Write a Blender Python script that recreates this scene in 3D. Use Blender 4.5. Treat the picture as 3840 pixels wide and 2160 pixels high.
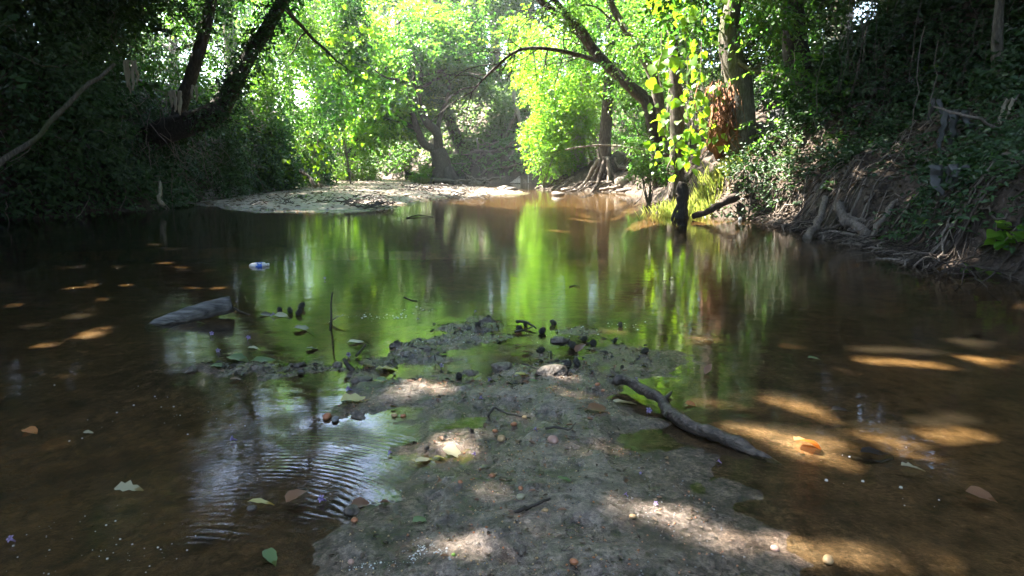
import bpy, math
import numpy as np
from mathutils import Vector, Matrix, Euler

# ------------------------------------------------------------------ scene, camera, light
S = bpy.context.scene
for o in list(bpy.data.objects):
    bpy.data.objects.remove(o)
COL = S.collection
S.render.engine = 'CYCLES'
cy = S.cycles
cy.use_denoising = True
cy.max_bounces = 8; cy.diffuse_bounces = 4; cy.glossy_bounces = 3
cy.transmission_bounces = 4; cy.transparent_max_bounces = 12
cy.caustics_reflective = False; cy.caustics_refractive = False
cy.sample_clamp_indirect = 6.0

CAMH = 0.80
F_PX = 2560.0                       # focal length in pixels of the 3840 px wide photograph
PITCH = math.atan((1080 - 600) / F_PX)
cam_d = bpy.data.cameras.new('camera'); cam = bpy.data.objects.new('camera', cam_d); COL.objects.link(cam)
cam_d.sensor_width = 36.0; cam_d.lens = 24.0; cam_d.clip_start = 0.05; cam_d.clip_end = 1000
cam.location = (0, 0, CAMH); cam.rotation_euler = (math.pi / 2 - PITCH, 0, 0)
S.camera = cam

SUN_EL = math.radians(54); SUN_AZ = math.radians(-62)      # azimuth from +Y, negative = to the left
SUN = np.array([math.sin(SUN_AZ) * math.cos(SUN_EL), math.cos(SUN_AZ) * math.cos(SUN_EL), math.sin(SUN_EL)])
w = bpy.data.worlds.new('World'); S.world = w; w.use_nodes = True
nt = w.node_tree; nt.nodes.clear()
sky = nt.nodes.new('ShaderNodeTexSky'); sky.sky_type = 'NISHITA'; sky.sun_disc = False
sky.sun_elevation = SUN_EL; sky.sun_rotation = SUN_AZ
sky.dust_density = 1.6
bg = nt.nodes.new('ShaderNodeBackground'); bg.inputs['Strength'].default_value = 0.11
wo = nt.nodes.new('ShaderNodeOutputWorld')
nt.links.new(sky.outputs[0], bg.inputs[0]); nt.links.new(bg.outputs[0], wo.inputs[0])
sl = bpy.data.lights.new('sun', 'SUN'); sl.energy = 5.0; sl.angle = math.radians(0.53); sl.color = (1.0, 0.94, 0.84)
so = bpy.data.objects.new('sun', sl); COL.objects.link(so)
so.rotation_euler = Vector(SUN).to_track_quat('Z', 'Y').to_euler()
S.view_settings.view_transform = 'Standard'; S.view_settings.look = 'None'
S.view_settings.gamma = 1.0; S.view_settings.use_curve_mapping = False
S.view_settings.exposure = 3.9

rng = np.random.default_rng(7)
UP = np.array([0, 0, 1.0])

# ------------------------------------------------------------------ projection helpers
CP, SP = math.cos(PITCH), math.sin(PITCH)
def ray(u, v):
    a = (u - 1920) / F_PX; b = (1080 - v) / F_PX
    return np.array([a, CP + b * SP, -SP + b * CP])
def at(u, v, Y):
    d = ray(u, v); return np.array([0, 0, CAMH]) + d * (Y / d[1])
def g(u, v, z=0.0):
    d = ray(u, v); return np.array([0, 0, CAMH]) + d * ((z - CAMH) / d[2])
def norm(a):
    return a / np.maximum(np.linalg.norm(a, axis=-1, keepdims=True), 1e-9)
def sstep(a, b, x):
    t = np.clip((x - a) / (b - a), 0, 1); return t * t * (3 - 2 * t)

# ------------------------------------------------------------------ numpy noise
def _hash(ix, iy, seed):
    h = (ix * 374761393 + iy * 668265263 + seed * 69069) & 0xffffffff
    h = ((h ^ (h >> 13)) * 1274126177) & 0xffffffff
    return ((h ^ (h >> 16)) & 0xffff) / 65535.0
def vnoise(x, y, seed=0):
    x = np.asarray(x, float); y = np.asarray(y, float)
    ix = np.floor(x).astype(np.int64); iy = np.floor(y).astype(np.int64)
    fx = x - ix; fy = y - iy; fx = fx * fx * (3 - 2 * fx); fy = fy * fy * (3 - 2 * fy)
    a = _hash(ix, iy, seed); b = _hash(ix + 1, iy, seed); c = _hash(ix, iy + 1, seed); d = _hash(ix + 1, iy + 1, seed)
    return (a * (1 - fx) + b * fx) * (1 - fy) + (c * (1 - fx) + d * fx) * fy - 0.5
def fbm(x, y, sc, octv=4, seed=0):
    r = 0; a = 1.0
    for i in range(octv):
        r = r + a * vnoise(np.asarray(x) * sc, np.asarray(y) * sc, seed + i * 17); a *= 0.5; sc *= 2.03
    return r

# ------------------------------------------------------------------ object helpers
def tag(o, label=None, cat=None, group=None, kind=None):
    if label: o['label'] = label
    if cat: o['category'] = cat
    if group: o['group'] = group
    if kind: o['kind'] = kind
    return o
def link(o, parent=None):
    COL.objects.link(o)
    if parent is not None: o.parent = parent
    return o
def empty(name, loc, label=None, cat=None, group=None):
    o = bpy.data.objects.new(name, None); o.location = tuple(loc); o.empty_display_size = 0.1
    link(o); return tag(o, label, cat, group)
def make_mesh(name, V, F, mat, smooth=False, attr=None):
    """V (n,3), F (m,k) with a constant k, or a list of such arrays"""
    V = np.asarray(V, np.float32)
    Fs = F if isinstance(F, list) else [F]
    Fs = [np.asarray(f, np.int32) for f in Fs if len(f)]
    me = bpy.data.meshes.new(name)
    me.vertices.add(len(V)); me.vertices.foreach_set('co', V.ravel())
    loops = np.concatenate([f.ravel() for f in Fs])
    tot = np.concatenate([np.full(len(f), f.shape[1], np.int32) for f in Fs])
    start = np.concatenate([[0], np.cumsum(tot)[:-1]]).astype(np.int32)
    me.loops.add(len(loops)); me.loops.foreach_set('vertex_index', loops)
    me.polygons.add(len(tot)); me.polygons.foreach_set('loop_start', start); me.polygons.foreach_set('loop_total', tot)
    if smooth: me.polygons.foreach_set('use_smooth', np.ones(len(tot), bool))
    if attr is not None:
        at_ = me.attributes.new('var', 'FLOAT', 'POINT'); at_.data.foreach_set('value', np.asarray(attr, np.float32))
    me.update(calc_edges=True)
    if mat is not None: me.materials.append(mat)
    return me
def mesh_obj(name, V, F, mat, parent=None, smooth=False, attr=None, local=True):
    V = np.asarray(V, float)
    if parent is not None and local:
        V = V - np.array(parent.location)
    o = bpy.data.objects.new(name, make_mesh(name, V, F, mat, smooth, attr))
    return link(o, parent)
def own(name, V, F, mat, label, cat, group=None, smooth=False, attr=None):
    """a thing that is one mesh, with its origin at its lowest middle point"""
    V = np.asarray(V, float); base = np.array([V[:, 0].mean(), V[:, 1].mean(), V[:, 2].min()])
    o = bpy.data.objects.new(name, make_mesh(name, V - base, F, mat, smooth, attr)); o.location = tuple(base)
    link(o); return tag(o, label, cat, group)

class MB:                                        # collects tubes / shapes into one mesh
    def __init__(s): s.V = []; s.Q = []; s.T = []; s.n = 0
    def add(s, V, Q=None, T=None):
        V = np.asarray(V, float)
        if Q is not None and len(Q): s.Q.append(np.asarray(Q, int) + s.n)
        if T is not None and len(T): s.T.append(np.asarray(T, int) + s.n)
        s.V.append(V); s.n += len(V)
    def tube(s, P, R, seg=8, lump=0.0, seed=0, cap=True):
        P = np.asarray(P, float); n = len(P); R = np.broadcast_to(np.asarray(R, float), (n,))
        T = np.gradient(P, axis=0); T = norm(T)
        ref = np.array([0.3, 0.2, 1.0]) if abs(T[0, 2]) < 0.8 else np.array([1.0, 0.2, 0.1])
        A = np.empty_like(P); a = ref - T[0] * (ref @ T[0]); a /= np.linalg.norm(a)
        for i in range(n):
            a = a - T[i] * (a @ T[i]); a /= max(np.linalg.norm(a), 1e-6); A[i] = a
        B = np.cross(T, A); th = np.linspace(0, 2 * np.pi, seg, endpoint=False)
        rr = R[:, None] * np.ones(seg)
        if lump:
            rg = np.random.default_rng(seed)
            rr = rr * (1 + lump * np.cos(th * 2 + rg.uniform(0, 6, (n, 1)) * .3 + rg.uniform(0, 6)) + lump * rg.normal(0, .7, (n, seg)))
        V = P[:, None] + rr[..., None] * (np.cos(th)[None, :, None] * A[:, None] + np.sin(th)[None, :, None] * B[:, None])
        V = V.reshape(-1, 3)
        i, j = np.meshgrid(np.arange(n - 1), np.arange(seg), indexing='ij')
        j2 = (j + 1) % seg
        Q = np.stack([i * seg + j, i * seg + j2, (i + 1) * seg + j2, (i + 1) * seg + j], -1).reshape(-1, 4)
        Tt = None
        if cap:
            V = np.vstack([V, P[0], P[-1]]); c0 = n * seg; c1 = c0 + 1
            k = np.arange(seg); k2 = (k + 1) % seg
            Tt = np.vstack([np.stack([np.full(seg, c0), k2, k], -1), np.stack([np.full(seg, c1), (n - 1) * seg + k, (n - 1) * seg + k2], -1)])
        s.add(V, Q, Tt)
    def arrays(s):
        return np.vstack(s.V), [np.vstack(s.Q) if s.Q else np.zeros((0, 4), int), np.vstack(s.T) if s.T else np.zeros((0, 3), int)]
    def build(s, name, mat, parent=None, smooth=True):
        if not s.V: return None
        V, F = s.arrays(); return mesh_obj(name, V, F, mat, parent, smooth)
    def own(s, name, mat, label, cat, group=None, smooth=True):
        V, F = s.arrays(); return own(name, V, F, mat, label, cat, group, smooth)

def spline(P, n):
    """Catmull-Rom resample of control points"""
    P = np.asarray(P, float); m = len(P)
    Q = np.vstack([2 * P[0] - P[1], P, 2 * P[-1] - P[-2]])
    out = []
    for t in np.linspace(0, m - 1 - 1e-6, n):
        i = int(t); f = t - i; p0, p1, p2, p3 = Q[i], Q[i + 1], Q[i + 2], Q[i + 3]
        out.append(0.5 * ((2 * p1) + (-p0 + p2) * f + (2 * p0 - 5 * p1 + 4 * p2 - p3) * f ** 2 + (-p0 + 3 * p1 - 3 * p2 + p3) * f ** 3))
    return np.array(out)
def wiggle(P, amp, rg):
    P = np.array(P, float); n = len(P)
    o = np.cumsum(rg.normal(0, amp, P.shape), 0); o -= np.linspace(0, 1, n)[:, None] * o[-1]
    return P + o

# ------------------------------------------------------------------ materials
def mat_new(name):
    m = bpy.data.materials.new(name); m.use_nodes = True; nt = m.node_tree; nt.nodes.clear()
    out = nt.nodes.new('ShaderNodeOutputMaterial')
    def N(t, **k):
        n = nt.nodes.new(t)
        for a, b in k.items():
            if a.startswith('i_'): n.inputs[a[2:].replace('_', ' ')].default_value = b
            else: setattr(n, a, b)
        return n
    return m, N, nt.links.new, out
def ramp(N, stops):
    r = N('ShaderNodeValToRGB'); e = r.color_ramp.elements
    while len(e) < len(stops): e.new(0.5)
    for i, (p, c) in enumerate(stops):
        e[i].position = p; e[i].color = (*c, 1)
    return r
def leaf_mat(name, cols, trans, tmix=0.45, rough=0.42, spec=0.5):
    """cols: ramp over the per-leaf value; trans: colour of light coming through"""
    m, N, L, out = mat_new(name)
    a = N('ShaderNodeAttribute', attribute_name='var')
    oi = N('ShaderNodeObjectInfo')
    ad = N('ShaderNodeMath', operation='ADD'); L(a.outputs['Fac'], ad.inputs[0])
    r_ = N('ShaderNodeMath', operation='MULTIPLY'); L(oi.outputs['Random'], r_.inputs[0]); r_.inputs[1].default_value = 0.12
    L(r_.outputs[0], ad.inputs[1])
    geo = N('ShaderNodeNewGeometry')
    nz = N('ShaderNodeTexNoise'); nz.inputs['Scale'].default_value = 18; nz.inputs['Detail'].default_value = 2
    L(geo.outputs['Position'], nz.inputs['Vector'])
    ad2 = N('ShaderNodeMath', operation='MULTIPLY_ADD'); L(nz.outputs['Fac'], ad2.inputs[0]); ad2.inputs[1].default_value = 0.25
    L(ad.outputs[0], ad2.inputs[2])
    cr = ramp(N, [(0.1 + 0.9 * i / (len(cols) - 1), c) for i, c in enumerate(cols)]); L(ad2.outputs[0], cr.inputs[0])
    p = N('ShaderNodeBsdfPrincipled'); L(cr.outputs[0], p.inputs['Base Color'])
    p.inputs['Roughness'].default_value = rough; p.inputs['Specular IOR Level'].default_value = spec
    mx = N('ShaderNodeMix', data_type='RGBA', blend_type='MULTIPLY'); mx.inputs['Factor'].default_value = 1
    L(cr.outputs[0], mx.inputs['A']); mx.inputs['B'].default_value = (*trans, 1)
    t = N('ShaderNodeBsdfTranslucent'); L(mx.outputs['Result'], t.inputs['Color'])
    ms = N('ShaderNodeMixShader'); ms.inputs[0].default_value = tmix
    L(p.outputs[0], ms.inputs[1]); L(t.outputs[0], ms.inputs[2]); L(ms.outputs[0], out.inputs[0])
    return m
def solid(name, c0, c1, scale=30, rough=0.6, bump=0.0, bscale=None, spec=0.4, stretch=None, detail=5):
    m, N, L, out = mat_new(name)
    tc = N('ShaderNodeTexCoord'); mp = N('ShaderNodeMapping'); L(tc.outputs['Object'], mp.inputs[0])
    if stretch: mp.inputs['Scale'].default_value = stretch
    nz = N('ShaderNodeTexNoise'); nz.inputs['Scale'].default_value = scale; nz.inputs['Detail'].default_value = detail
    L(mp.outputs[0], nz.inputs['Vector'])
    cr = ramp(N, [(0.3, c0), (0.7, c1)]); L(nz.outputs['Fac'], cr.inputs[0])
    p = N('ShaderNodeBsdfPrincipled'); L(cr.outputs[0], p.inputs['Base Color'])
    p.inputs['Roughness'].default_value = rough; p.inputs['Specular IOR Level'].default_value = spec
    if bump:
        b = N('ShaderNodeBump'); b.inputs['Distance'].default_value = bump
        n2 = N('ShaderNodeTexNoise'); n2.inputs['Scale'].default_value = bscale or scale; n2.inputs['Detail'].default_value = 6
        L(mp.outputs[0], n2.inputs['Vector']); L(n2.outputs['Fac'], b.inputs['Height']); L(b.outputs[0], p.inputs['Normal'])
    L(p.outputs[0], out.inputs[0]); return m

M = {}
M['broad'] = leaf_mat('broad_leaf', [(0.012, 0.036, 0.012), (0.038, 0.085, 0.018), (0.095, 0.125, 0.024)], (2.05, 3.1, 1.3), 0.47)
M['bright'] = leaf_mat('yellow_green_leaf', [(0.05, 0.115, 0.014), (0.085, 0.165, 0.020), (0.14, 0.20, 0.032)], (2.2, 2.75, 0.9), 0.55)
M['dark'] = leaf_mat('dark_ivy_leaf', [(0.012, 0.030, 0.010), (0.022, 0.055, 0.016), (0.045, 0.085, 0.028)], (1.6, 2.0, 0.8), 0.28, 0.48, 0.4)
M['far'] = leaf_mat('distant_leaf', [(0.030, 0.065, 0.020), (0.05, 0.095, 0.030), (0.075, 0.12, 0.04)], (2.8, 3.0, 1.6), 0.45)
M['canopy'] = leaf_mat('shade_tree_leaf', [(0.03, 0.06, 0.018), (0.045, 0.085, 0.025), (0.065, 0.11, 0.035)], (1.5, 1.7, 1.0), 0.35)  # foliage of the added shade trees, less translucent to pass less green light
M['heart'] = leaf_mat('heart_vine_leaf', [(0.04, 0.13, 0.014), (0.07, 0.17, 0.018), (0.10, 0.19, 0.022)], (2.8, 2.5, 0.8), 0.55)
M['grassm'] = leaf_mat('grass_blade', [(0.09, 0.14, 0.03), (0.16, 0.20, 0.06), (0.28, 0.28, 0.11)], (1.8, 1.8, 0.9), 0.45)
M['fallen_pale'] = leaf_mat('pale_fallen_leaf', [(0.32, 0.30, 0.20), (0.42, 0.40, 0.26)], (1.2, 1.1, 0.7), 0.25)
M['fallen_brown'] = leaf_mat('brown_fallen_leaf', [(0.11, 0.055, 0.035), (0.20, 0.11, 0.06)], (1.6, 1.1, 0.6), 0.25)
M['fallen_orange'] = leaf_mat('orange_fallen_leaf', [(0.34, 0.13, 0.05), (0.42, 0.19, 0.07)], (1.4, 1.0, 0.5), 0.3)
M['fallen_green'] = leaf_mat('green_fallen_leaf', [(0.07, 0.13, 0.05), (0.13, 0.20, 0.08)], (1.4, 1.4, 0.8), 0.3)
M['fallen_dark'] = leaf_mat('black_fallen_leaf', [(0.018, 0.015, 0.014), (0.035, 0.028, 0.024)], (1, 1, 1), 0.1)
M['fallen_yellow'] = leaf_mat('yellow_fallen_leaf', [(0.42, 0.36, 0.12), (0.52, 0.46, 0.18)], (1.2, 1.1, 0.5), 0.3)
M['litter'] = leaf_mat('leaf_litter', [(0.035, 0.026, 0.02), (0.09, 0.065, 0.045), (0.18, 0.14, 0.10)], (1.1, 1, .8), 0.12, 0.7, 0.2)
M['petal'] = leaf_mat('violet_petal', [(0.20, 0.15, 0.36), (0.34, 0.27, 0.50)], (1.2, 1.1, 1.2), 0.4)

def bark(name, c0, c1, c2, vs=6.0, moss=None):
    m, N, L, out = mat_new(name)
    geo = N('ShaderNodeNewGeometry'); mp = N('ShaderNodeMapping'); L(geo.outputs['Position'], mp.inputs[0])
    mp.inputs['Scale'].default_value = (1, 1, 0.28)
    n1 = N('ShaderNodeTexNoise'); n1.inputs['Scale'].default_value = vs * 6; n1.inputs['Detail'].default_value = 7; n1.inputs['Roughness'].default_value = 0.65
    L(mp.outputs[0], n1.inputs['Vector'])
    n2 = N('ShaderNodeTexNoise'); n2.inputs['Scale'].default_value = 1.7; n2.inputs['Detail'].default_value = 3; L(geo.outputs['Position'], n2.inputs['Vector'])
    cr = ramp(N, [(0.32, c0), (0.52, c1), (0.72, c2)]); L(n1.outputs['Fac'], cr.inputs[0])
    col = cr.outputs[0]
    if moss:
        mx = N('ShaderNodeMix', data_type='RGBA'); r2 = ramp(N, [(0.5, (0, 0, 0)), (0.66, (0.7, 0.7, 0.7))]); L(n2.outputs['Fac'], r2.inputs[0])
        L(r2.outputs[0], mx.inputs['Factor']); L(col, mx.inputs['A']); mx.inputs['B'].default_value = (*moss, 1); col = mx.outputs['Result']
    p = N('ShaderNodeBsdfPrincipled'); L(col, p.inputs['Base Color']); p.inputs['Roughness'].default_value = 0.85; p.inputs['Specular IOR Level'].default_value = 0.25
    b = N('ShaderNodeBump'); b.inputs['Distance'].default_value = 0.02; L(n1.outputs['Fac'], b.inputs['Height']); L(b.outputs[0], p.inputs['Normal'])
    L(p.outputs[0], out.inputs[0]); return m
M['bark_dark'] = bark('dark_bark', (0.020, 0.017, 0.014), (0.05, 0.042, 0.034), (0.10, 0.085, 0.07))
M['bark_grey'] = bark('grey_bark', (0.05, 0.042, 0.032), (0.12, 0.10, 0.08), (0.22, 0.19, 0.15), 7, (0.07, 0.085, 0.03))
M['bark_pale'] = bark('pale_bark', (0.16, 0.13, 0.10), (0.28, 0.24, 0.19), (0.38, 0.34, 0.28), 5)
M['root'] = bark('root_bark', (0.09, 0.072, 0.058), (0.19, 0.155, 0.125), (0.30, 0.25, 0.21), 8)
M['root_dark'] = bark('dark_root_bark', (0.025, 0.02, 0.016), (0.06, 0.045, 0.035), (0.11, 0.085, 0.065), 8)
M['driftwood'] = solid('wet_driftwood', (0.016, 0.013, 0.011), (0.12, 0.095, 0.075), 70, 0.45, 0.010, 110, 0.4, (0.5, 1, 1))
M['log_grey'] = solid('grey_weathered_log', (0.018, 0.017, 0.016), (0.19, 0.18, 0.168), 40, 0.7, 0.012, 90, 0.35, (0.12, 1, 1))
M['redroot'] = solid('red_root_fibre', (0.09, 0.036, 0.018), (0.24, 0.10, 0.045), 14, 0.8, 0.004, 60, 0.2, (1, 1, 0.2))
M['cone'] = solid('black_cone', (0.008, 0.007, 0.007), (0.030, 0.024, 0.020), 90, 0.5, 0, spec=0.5)
M['twig'] = solid('dark_twig', (0.02, 0.016, 0.013), (0.06, 0.048, 0.038), 40, 0.6)
M['mud'] = solid('mud_clod', (0.025, 0.020, 0.016), (0.15, 0.12, 0.095), 60, 0.5, 0.008, 110, 0.5)
M['peb_red'] = solid('red_pebble', (0.26, 0.09, 0.04), (0.42, 0.19, 0.09), 60, 0.45)
M['peb_tan'] = solid('tan_pebble', (0.30, 0.19, 0.09), (0.46, 0.32, 0.17), 60, 0.45)
M['peb_pink'] = solid('pink_pebble', (0.30, 0.18, 0.14), (0.42, 0.27, 0.21), 60, 0.45)
M['peb_grey'] = solid('grey_pebble', (0.10, 0.10, 0.10), (0.22, 0.22, 0.22), 60, 0.45)
M['stone'] = solid('bank_stone', (0.12, 0.10, 0.08), (0.24, 0.21, 0.17), 9, 0.8, 0.01, 25)
M['plastic_white'] = solid('weathered_white_plastic', (0.55, 0.54, 0.50), (0.72, 0.71, 0.67), 12, 0.4)
M['plastic_blue'] = solid('blue_plastic_film', (0.03, 0.08, 0.42), (0.05, 0.14, 0.55), 12, 0.35)
M['rag_grey'] = solid('grey_tattered_plastic', (0.045, 0.043, 0.042), (0.11, 0.105, 0.10), 10, 0.5, 0.006, 22)
M['rag_pale'] = solid('pale_torn_wood', (0.24, 0.20, 0.145), (0.42, 0.37, 0.28), 22, 0.8, 0.004, 60, 0.2, (1, 1, 0.15))
M['berry'] = solid('green_berry', (0.16, 0.30, 0.05), (0.22, 0.36, 0.07), 40, 0.3)

def foam_mat():
    m, N, L, out = mat_new('foam_bubbles')
    p = N('ShaderNodeBsdfPrincipled'); p.inputs['Base Color'].default_value = (0.75, 0.76, 0.74, 1); p.inputs['Roughness'].default_value = 0.08
    t = N('ShaderNodeBsdfTransparent'); ms = N('ShaderNodeMixShader'); ms.inputs[0].default_value = 0.45
    L(p.outputs[0], ms.inputs[1]); L(t.outputs[0], ms.inputs[2]); L(ms.outputs[0], out.inputs[0]); return m
M['foam'] = foam_mat()

def sand_mat():
    """wet sand of the bars and the stream bed: grain, dark silt patches, wetter towards the waterline"""
    m, N, L, out = mat_new('wet_sand')
    geo = N('ShaderNodeNewGeometry'); pos = geo.outputs['Position']
    def noise(sc, d=4, r=0.55):
        n = N('ShaderNodeTexNoise'); n.inputs['Scale'].default_value = sc; n.inputs['Detail'].default_value = d; n.inputs['Roughness'].default_value = r
        L(pos, n.inputs['Vector']); return n.outputs['Fac']
    grain = noise(240, 3, 0.7); speck = noise(70, 5, 0.7); patch = noise(5.5, 5, 0.6); big = noise(0.9, 3)
    c1 = ramp(N, [(0.36, (0.085, 0.070, 0.061)), (0.50, (0.205, 0.170, 0.148)), (0.66, (0.37, 0.31, 0.27))]); L(speck, c1.inputs[0])
    c2 = ramp(N, [(0.34, (0.34, 0.32, 0.31)), (0.52, (1, 1, 1)), (0.75, (1.1, 1.0, 0.92))]); L(patch, c2.inputs[0])
    mx = N('ShaderNodeMix', data_type='RGBA', blend_type='MULTIPLY'); mx.inputs['Factor'].default_value = 1; L(c1.outputs[0], mx.inputs['A']); L(c2.outputs[0], mx.inputs['B'])
    mott = noise(19, 4, 0.65); cm_ = ramp(N, [(0.36, (0.42, 0.39, 0.36)), (0.5, (0.95, 0.95, 0.95)), (0.68, (1.2, 1.15, 1.08))]); L(mott, cm_.inputs[0])
    mxm = N('ShaderNodeMix', data_type='RGBA', blend_type='MULTIPLY'); mxm.inputs['Factor'].default_value = 1; L(mx.outputs['Result'], mxm.inputs['A']); L(cm_.outputs[0], mxm.inputs['B']); mx = mxm
    c3 = ramp(N, [(0.38, (0.55, 0.5, 0.46)), (0.5, (1, 1, 1)), (0.66, (1.25, 1.2, 1.15))]); L(grain, c3.inputs[0])
    mx2 = N('ShaderNodeMix', data_type='RGBA', blend_type='MULTIPLY'); mx2.inputs['Factor'].default_value = 0.8; L(mx.outputs['Result'], mx2.inputs['A']); L(c3.outputs[0], mx2.inputs['B'])
    # submerged bed is iron-stained silt
    sep = N('ShaderNodeSeparateXYZ'); L(pos, sep.inputs[0])
    mr = N('ShaderNodeMapRange'); mr.inputs['From Min'].default_value = 0.004; mr.inputs['From Max'].default_value = -0.05; L(sep.outputs['Z'], mr.inputs['Value'])
    cb = ramp(N, [(0.3, (0.12, 0.092, 0.06)), (0.6, (0.30, 0.215, 0.135))]); L(patch, cb.inputs[0])
    mx3 = N('ShaderNodeMix', data_type='RGBA'); L(mr.outputs[0], mx3.inputs['Factor']); L(mx2.outputs['Result'], mx3.inputs['A']); mb_ = N('ShaderNodeMix', data_type='RGBA', blend_type='MULTIPLY'); mb_.inputs['Factor'].default_value = 0.75; L(cb.outputs[0], mb_.inputs['A']); L(cm_.outputs[0], mb_.inputs['B']); L(mb_.outputs['Result'], mx3.inputs['B'])
    wz = N('ShaderNodeMath', operation='MULTIPLY_ADD'); L(patch, wz.inputs[0]); wz.inputs[1].default_value = -0.03; L(sep.outputs['Z'], wz.inputs[2])
    wet = N('ShaderNodeMapRange'); wet.inputs['From Min'].default_value = 0.018; wet.inputs['From Max'].default_value = -0.008; L(wz.outputs[0], wet.inputs['Value'])
    mx4 = N('ShaderNodeMix', data_type='RGBA', blend_type='MULTIPLY'); L(wet.outputs[0], mx4.inputs['Factor']); L(mx3.outputs['Result'], mx4.inputs['A']); mx4.inputs['B'].default_value = (0.58, 0.53, 0.47, 1)
    p = N('ShaderNodeBsdfPrincipled'); L(mx4.outputs['Result'], p.inputs['Base Color'])
    rr = N('ShaderNodeMapRange'); rr.inputs['From Min'].default_value = 0.3; rr.inputs['From Max'].default_value = 0.7
    rr.inputs['To Min'].default_value = 0.22; rr.inputs['To Max'].default_value = 0.50; L(patch, rr.inputs['Value'])
    wr_ = N('ShaderNodeMix', data_type='FLOAT'); L(wet.outputs[0], wr_.inputs['Factor']); L(rr.outputs[0], wr_.inputs['A']); wr_.inputs['B'].default_value = 0.13; L(wr_.outputs['Result'], p.inputs['Roughness'])
    p.inputs['Specular IOR Level'].default_value = 0.5
    b = N('ShaderNodeBump'); b.inputs['Distance'].default_value = 0.008; L(speck, b.inputs['Height'])
    b2 = N('ShaderNodeBump'); b2.inputs['Distance'].default_value = 0.0022; L(grain, b2.inputs['Height']); L(b.outputs[0], b2.inputs['Normal'])
    L(b2.outputs[0], p.inputs['Normal']); L(p.outputs[0], out.inputs[0]); return m
M['sand'] = sand_mat()
def earth_mat():
    m, N, L, out = mat_new('bank_earth')
    geo = N('ShaderNodeNewGeometry'); pos = geo.outputs['Position']
    n = N('ShaderNodeTexNoise'); n.inputs['Scale'].default_value = 3.2; n.inputs['Detail'].default_value = 8; n.inputs['Roughness'].default_value = 0.65; L(pos, n.inputs['Vector'])
    n2 = N('ShaderNodeTexNoise'); n2.inputs['Scale'].default_value = 26; n2.inputs['Detail'].default_value = 6; L(pos, n2.inputs['Vector'])
    c = ramp(N, [(0.3, (0.028, 0.021, 0.016)), (0.52, (0.07, 0.053, 0.04)), (0.75, (0.15, 0.118, 0.09))]); L(n.outputs['Fac'], c.inputs[0])
    c2 = ramp(N, [(0.35, (0.5, 0.48, 0.45)), (0.6, (1.1, 1.05, 1.0))]); L(n2.outputs['Fac'], c2.inputs[0])
    mx = N('ShaderNodeMix', data_type='RGBA', blend_type='MULTIPLY'); mx.inputs['Factor'].default_value = 1; L(c.outputs[0], mx.inputs['A']); L(c2.outputs[0], mx.inputs['B'])
    p = N('ShaderNodeBsdfPrincipled'); L(mx.outputs['Result'], p.inputs['Base Color']); p.inputs['Roughness'].default_value = 0.85; p.inputs['Specular IOR Level'].default_value = 0.25
    b = N('ShaderNodeBump'); b.inputs['Distance'].default_value = 0.03; L(n2.outputs['Fac'], b.inputs['Height']); L(b.outputs[0], p.inputs['Normal'])
    L(p.outputs[0], out.inputs[0]); return m
M['earth'] = earth_mat()
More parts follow.
